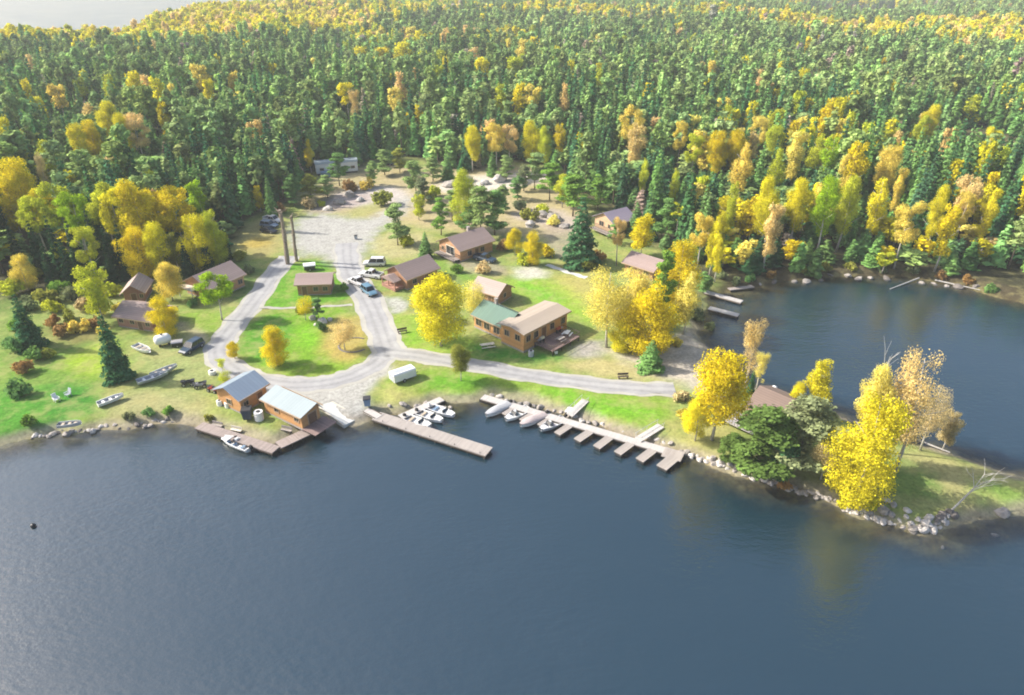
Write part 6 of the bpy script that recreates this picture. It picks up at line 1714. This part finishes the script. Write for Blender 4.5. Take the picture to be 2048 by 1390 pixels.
for x, y, w in [(700, 392, 26), (720, 402, 20), (678, 408, 22), (655, 420, 18), (1000, 362, 30), (1040, 366, 24), (1090, 350, 28), (900, 372, 30), (935, 362, 24), (970, 368, 20), (1085, 432, 24), (1110, 440, 30), (1060, 452, 26), (1130, 455, 20)]:
    rock(x, y, w, random.choice(['rock', 'rock_pale']), 'flat pale outcrop rock in the upper clearing', 'outcrop rocks of the upper clearing')
# logs washed on the bay bank
for a, b, lb in (((1838, 556), (1780, 578), 'pale fallen log leaning into the bay from the far bank'), ((1870, 560), (1960, 580), 'long pale drift log along the far bank of the bay'), ((1830, 878), (1900, 905), 'bleached drift log on the bay side of the point')):
    p, q = G(*a, .5), G(*b, .25); t = thing('drift_log', lb, 'log', p); MB().tube((0, 0, 0), q - p, .17, .09, 8).build('stem', M['dead_bark'], t)
# buoy far left on the lake
p = G(67, 1053, 0); t = thing('mooring_buoy', 'small dark buoy alone on the open lake', 'buoy', (p.x, p.y, -.12))
MB().rings([[(r * math.cos(k * .628), r * math.sin(k * .628), z) for k in range(10)] for r, z in ((.1, 0), (.32, .12), (.36, .3), (.25, .48), (.08, .56))]).build('float', M['motor'], t, True)
MB().tube((0, 0, .5), (0, 0, .75), .04).build('ring', M['steel_dark'], t)
# bathers' platform? the small white speck on the bay is a marker float
p = G(1549, 777, 0); t = thing('marker_float', 'tiny white marker float on the bay behind the point cabin', 'float', (p.x, p.y, -.1)); MB().rings([[(r * math.cos(k * .628), r * math.sin(k * .628), z) for k in range(10)] for r, z in ((.2, 0), (.45, .15), (.4, .5), (.1, .62))]).build('float', M['plastic_white'], t, True)
MB().tube((0, 0, .6), (0, 0, .8), .04).build('ring', M['steel_dark'], t)

# ------------------------------------------------------------------ sun, sky, air, camera
SUN_EL, SUN_AZ = R(37), R(-81)          # azimuth from straight ahead (+Y), negative = left
sd = Vector((math.sin(SUN_AZ) * math.cos(SUN_EL), math.cos(SUN_AZ) * math.cos(SUN_EL), math.sin(SUN_EL)))
ld = bpy.data.lights.new('sun', 'SUN'); ld.energy = 5.0; ld.angle = R(.53); ld.color = (1, .93, .82)
lo = bpy.data.objects.new('sun', ld); COL.objects.link(lo); lo.rotation_euler = sd.to_track_quat('Z', 'Y').to_euler(); lo.location = (0, 0, 300)
w = bpy.data.worlds.new('World'); S.world = w; w.use_nodes = True
nt = w.node_tree; bg = nt.nodes['Background']
sk = nt.nodes.new('ShaderNodeTexSky'); sk.sky_type = 'NISHITA'; sk.sun_disc = False
sk.sun_elevation = SUN_EL; sk.sun_rotation = SUN_AZ; sk.air_density = 1.0; sk.dust_density = 3.5; sk.ozone_density = 1.2
nt.links.new(sk.outputs[0], bg.inputs['Color']); bg.inputs['Strength'].default_value = .15

HAZE = True
if HAZE:
    x0, x1, y0, y1, z0, z1 = -2150, 2150, -60, 3060, -4, 72
    hz = MB().box(((x0 + x1) / 2, (y0 + y1) / 2, (z0 + z1) / 2), (x1 - x0, y1 - y0, z1 - z0)).build('haze')
    m = bpy.data.materials.new('haze'); m.use_nodes = True; nt = m.node_tree; nt.nodes.clear()
    o = nt.nodes.new('ShaderNodeOutputMaterial'); v = nt.nodes.new('ShaderNodeVolumePrincipled')
    v.inputs['Color'].default_value = (.90, .93, .96, 1); v.inputs['Density'].default_value = .00022; v.inputs['Anisotropy'].default_value = 0
    nt.links.new(v.outputs[0], o.inputs['Volume']); hz.data.materials.append(m); tag(hz, kind='stuff')

cd = bpy.data.cameras.new('camera'); cam = bpy.data.objects.new('camera', cd); COL.objects.link(cam)
cam.location = (0, 0, CAMH); cam.rotation_euler = (math.pi / 2 - PITCH, 0, 0)
cd.sensor_width = 36; cd.lens = 36 * FPX / 2048; cd.clip_start = .5; cd.clip_end = 12000
S.camera = cam
S.view_settings.view_transform = 'Standard'; S.view_settings.look = 'None'; S.view_settings.exposure = 0.68; S.view_settings.gamma = 1
try: S.view_settings.use_curve_mapping = False
except Exception: pass
S.render.engine = 'CYCLES'
S.cycles.use_denoising = True
S.cycles.max_bounces = 6; S.cycles.diffuse_bounces = 2; S.cycles.glossy_bounces = 2; S.cycles.transmission_bounces = 3; S.cycles.transparent_max_bounces = 6; S.cycles.volume_bounces = 1
S.cycles.filter_width = 1.9
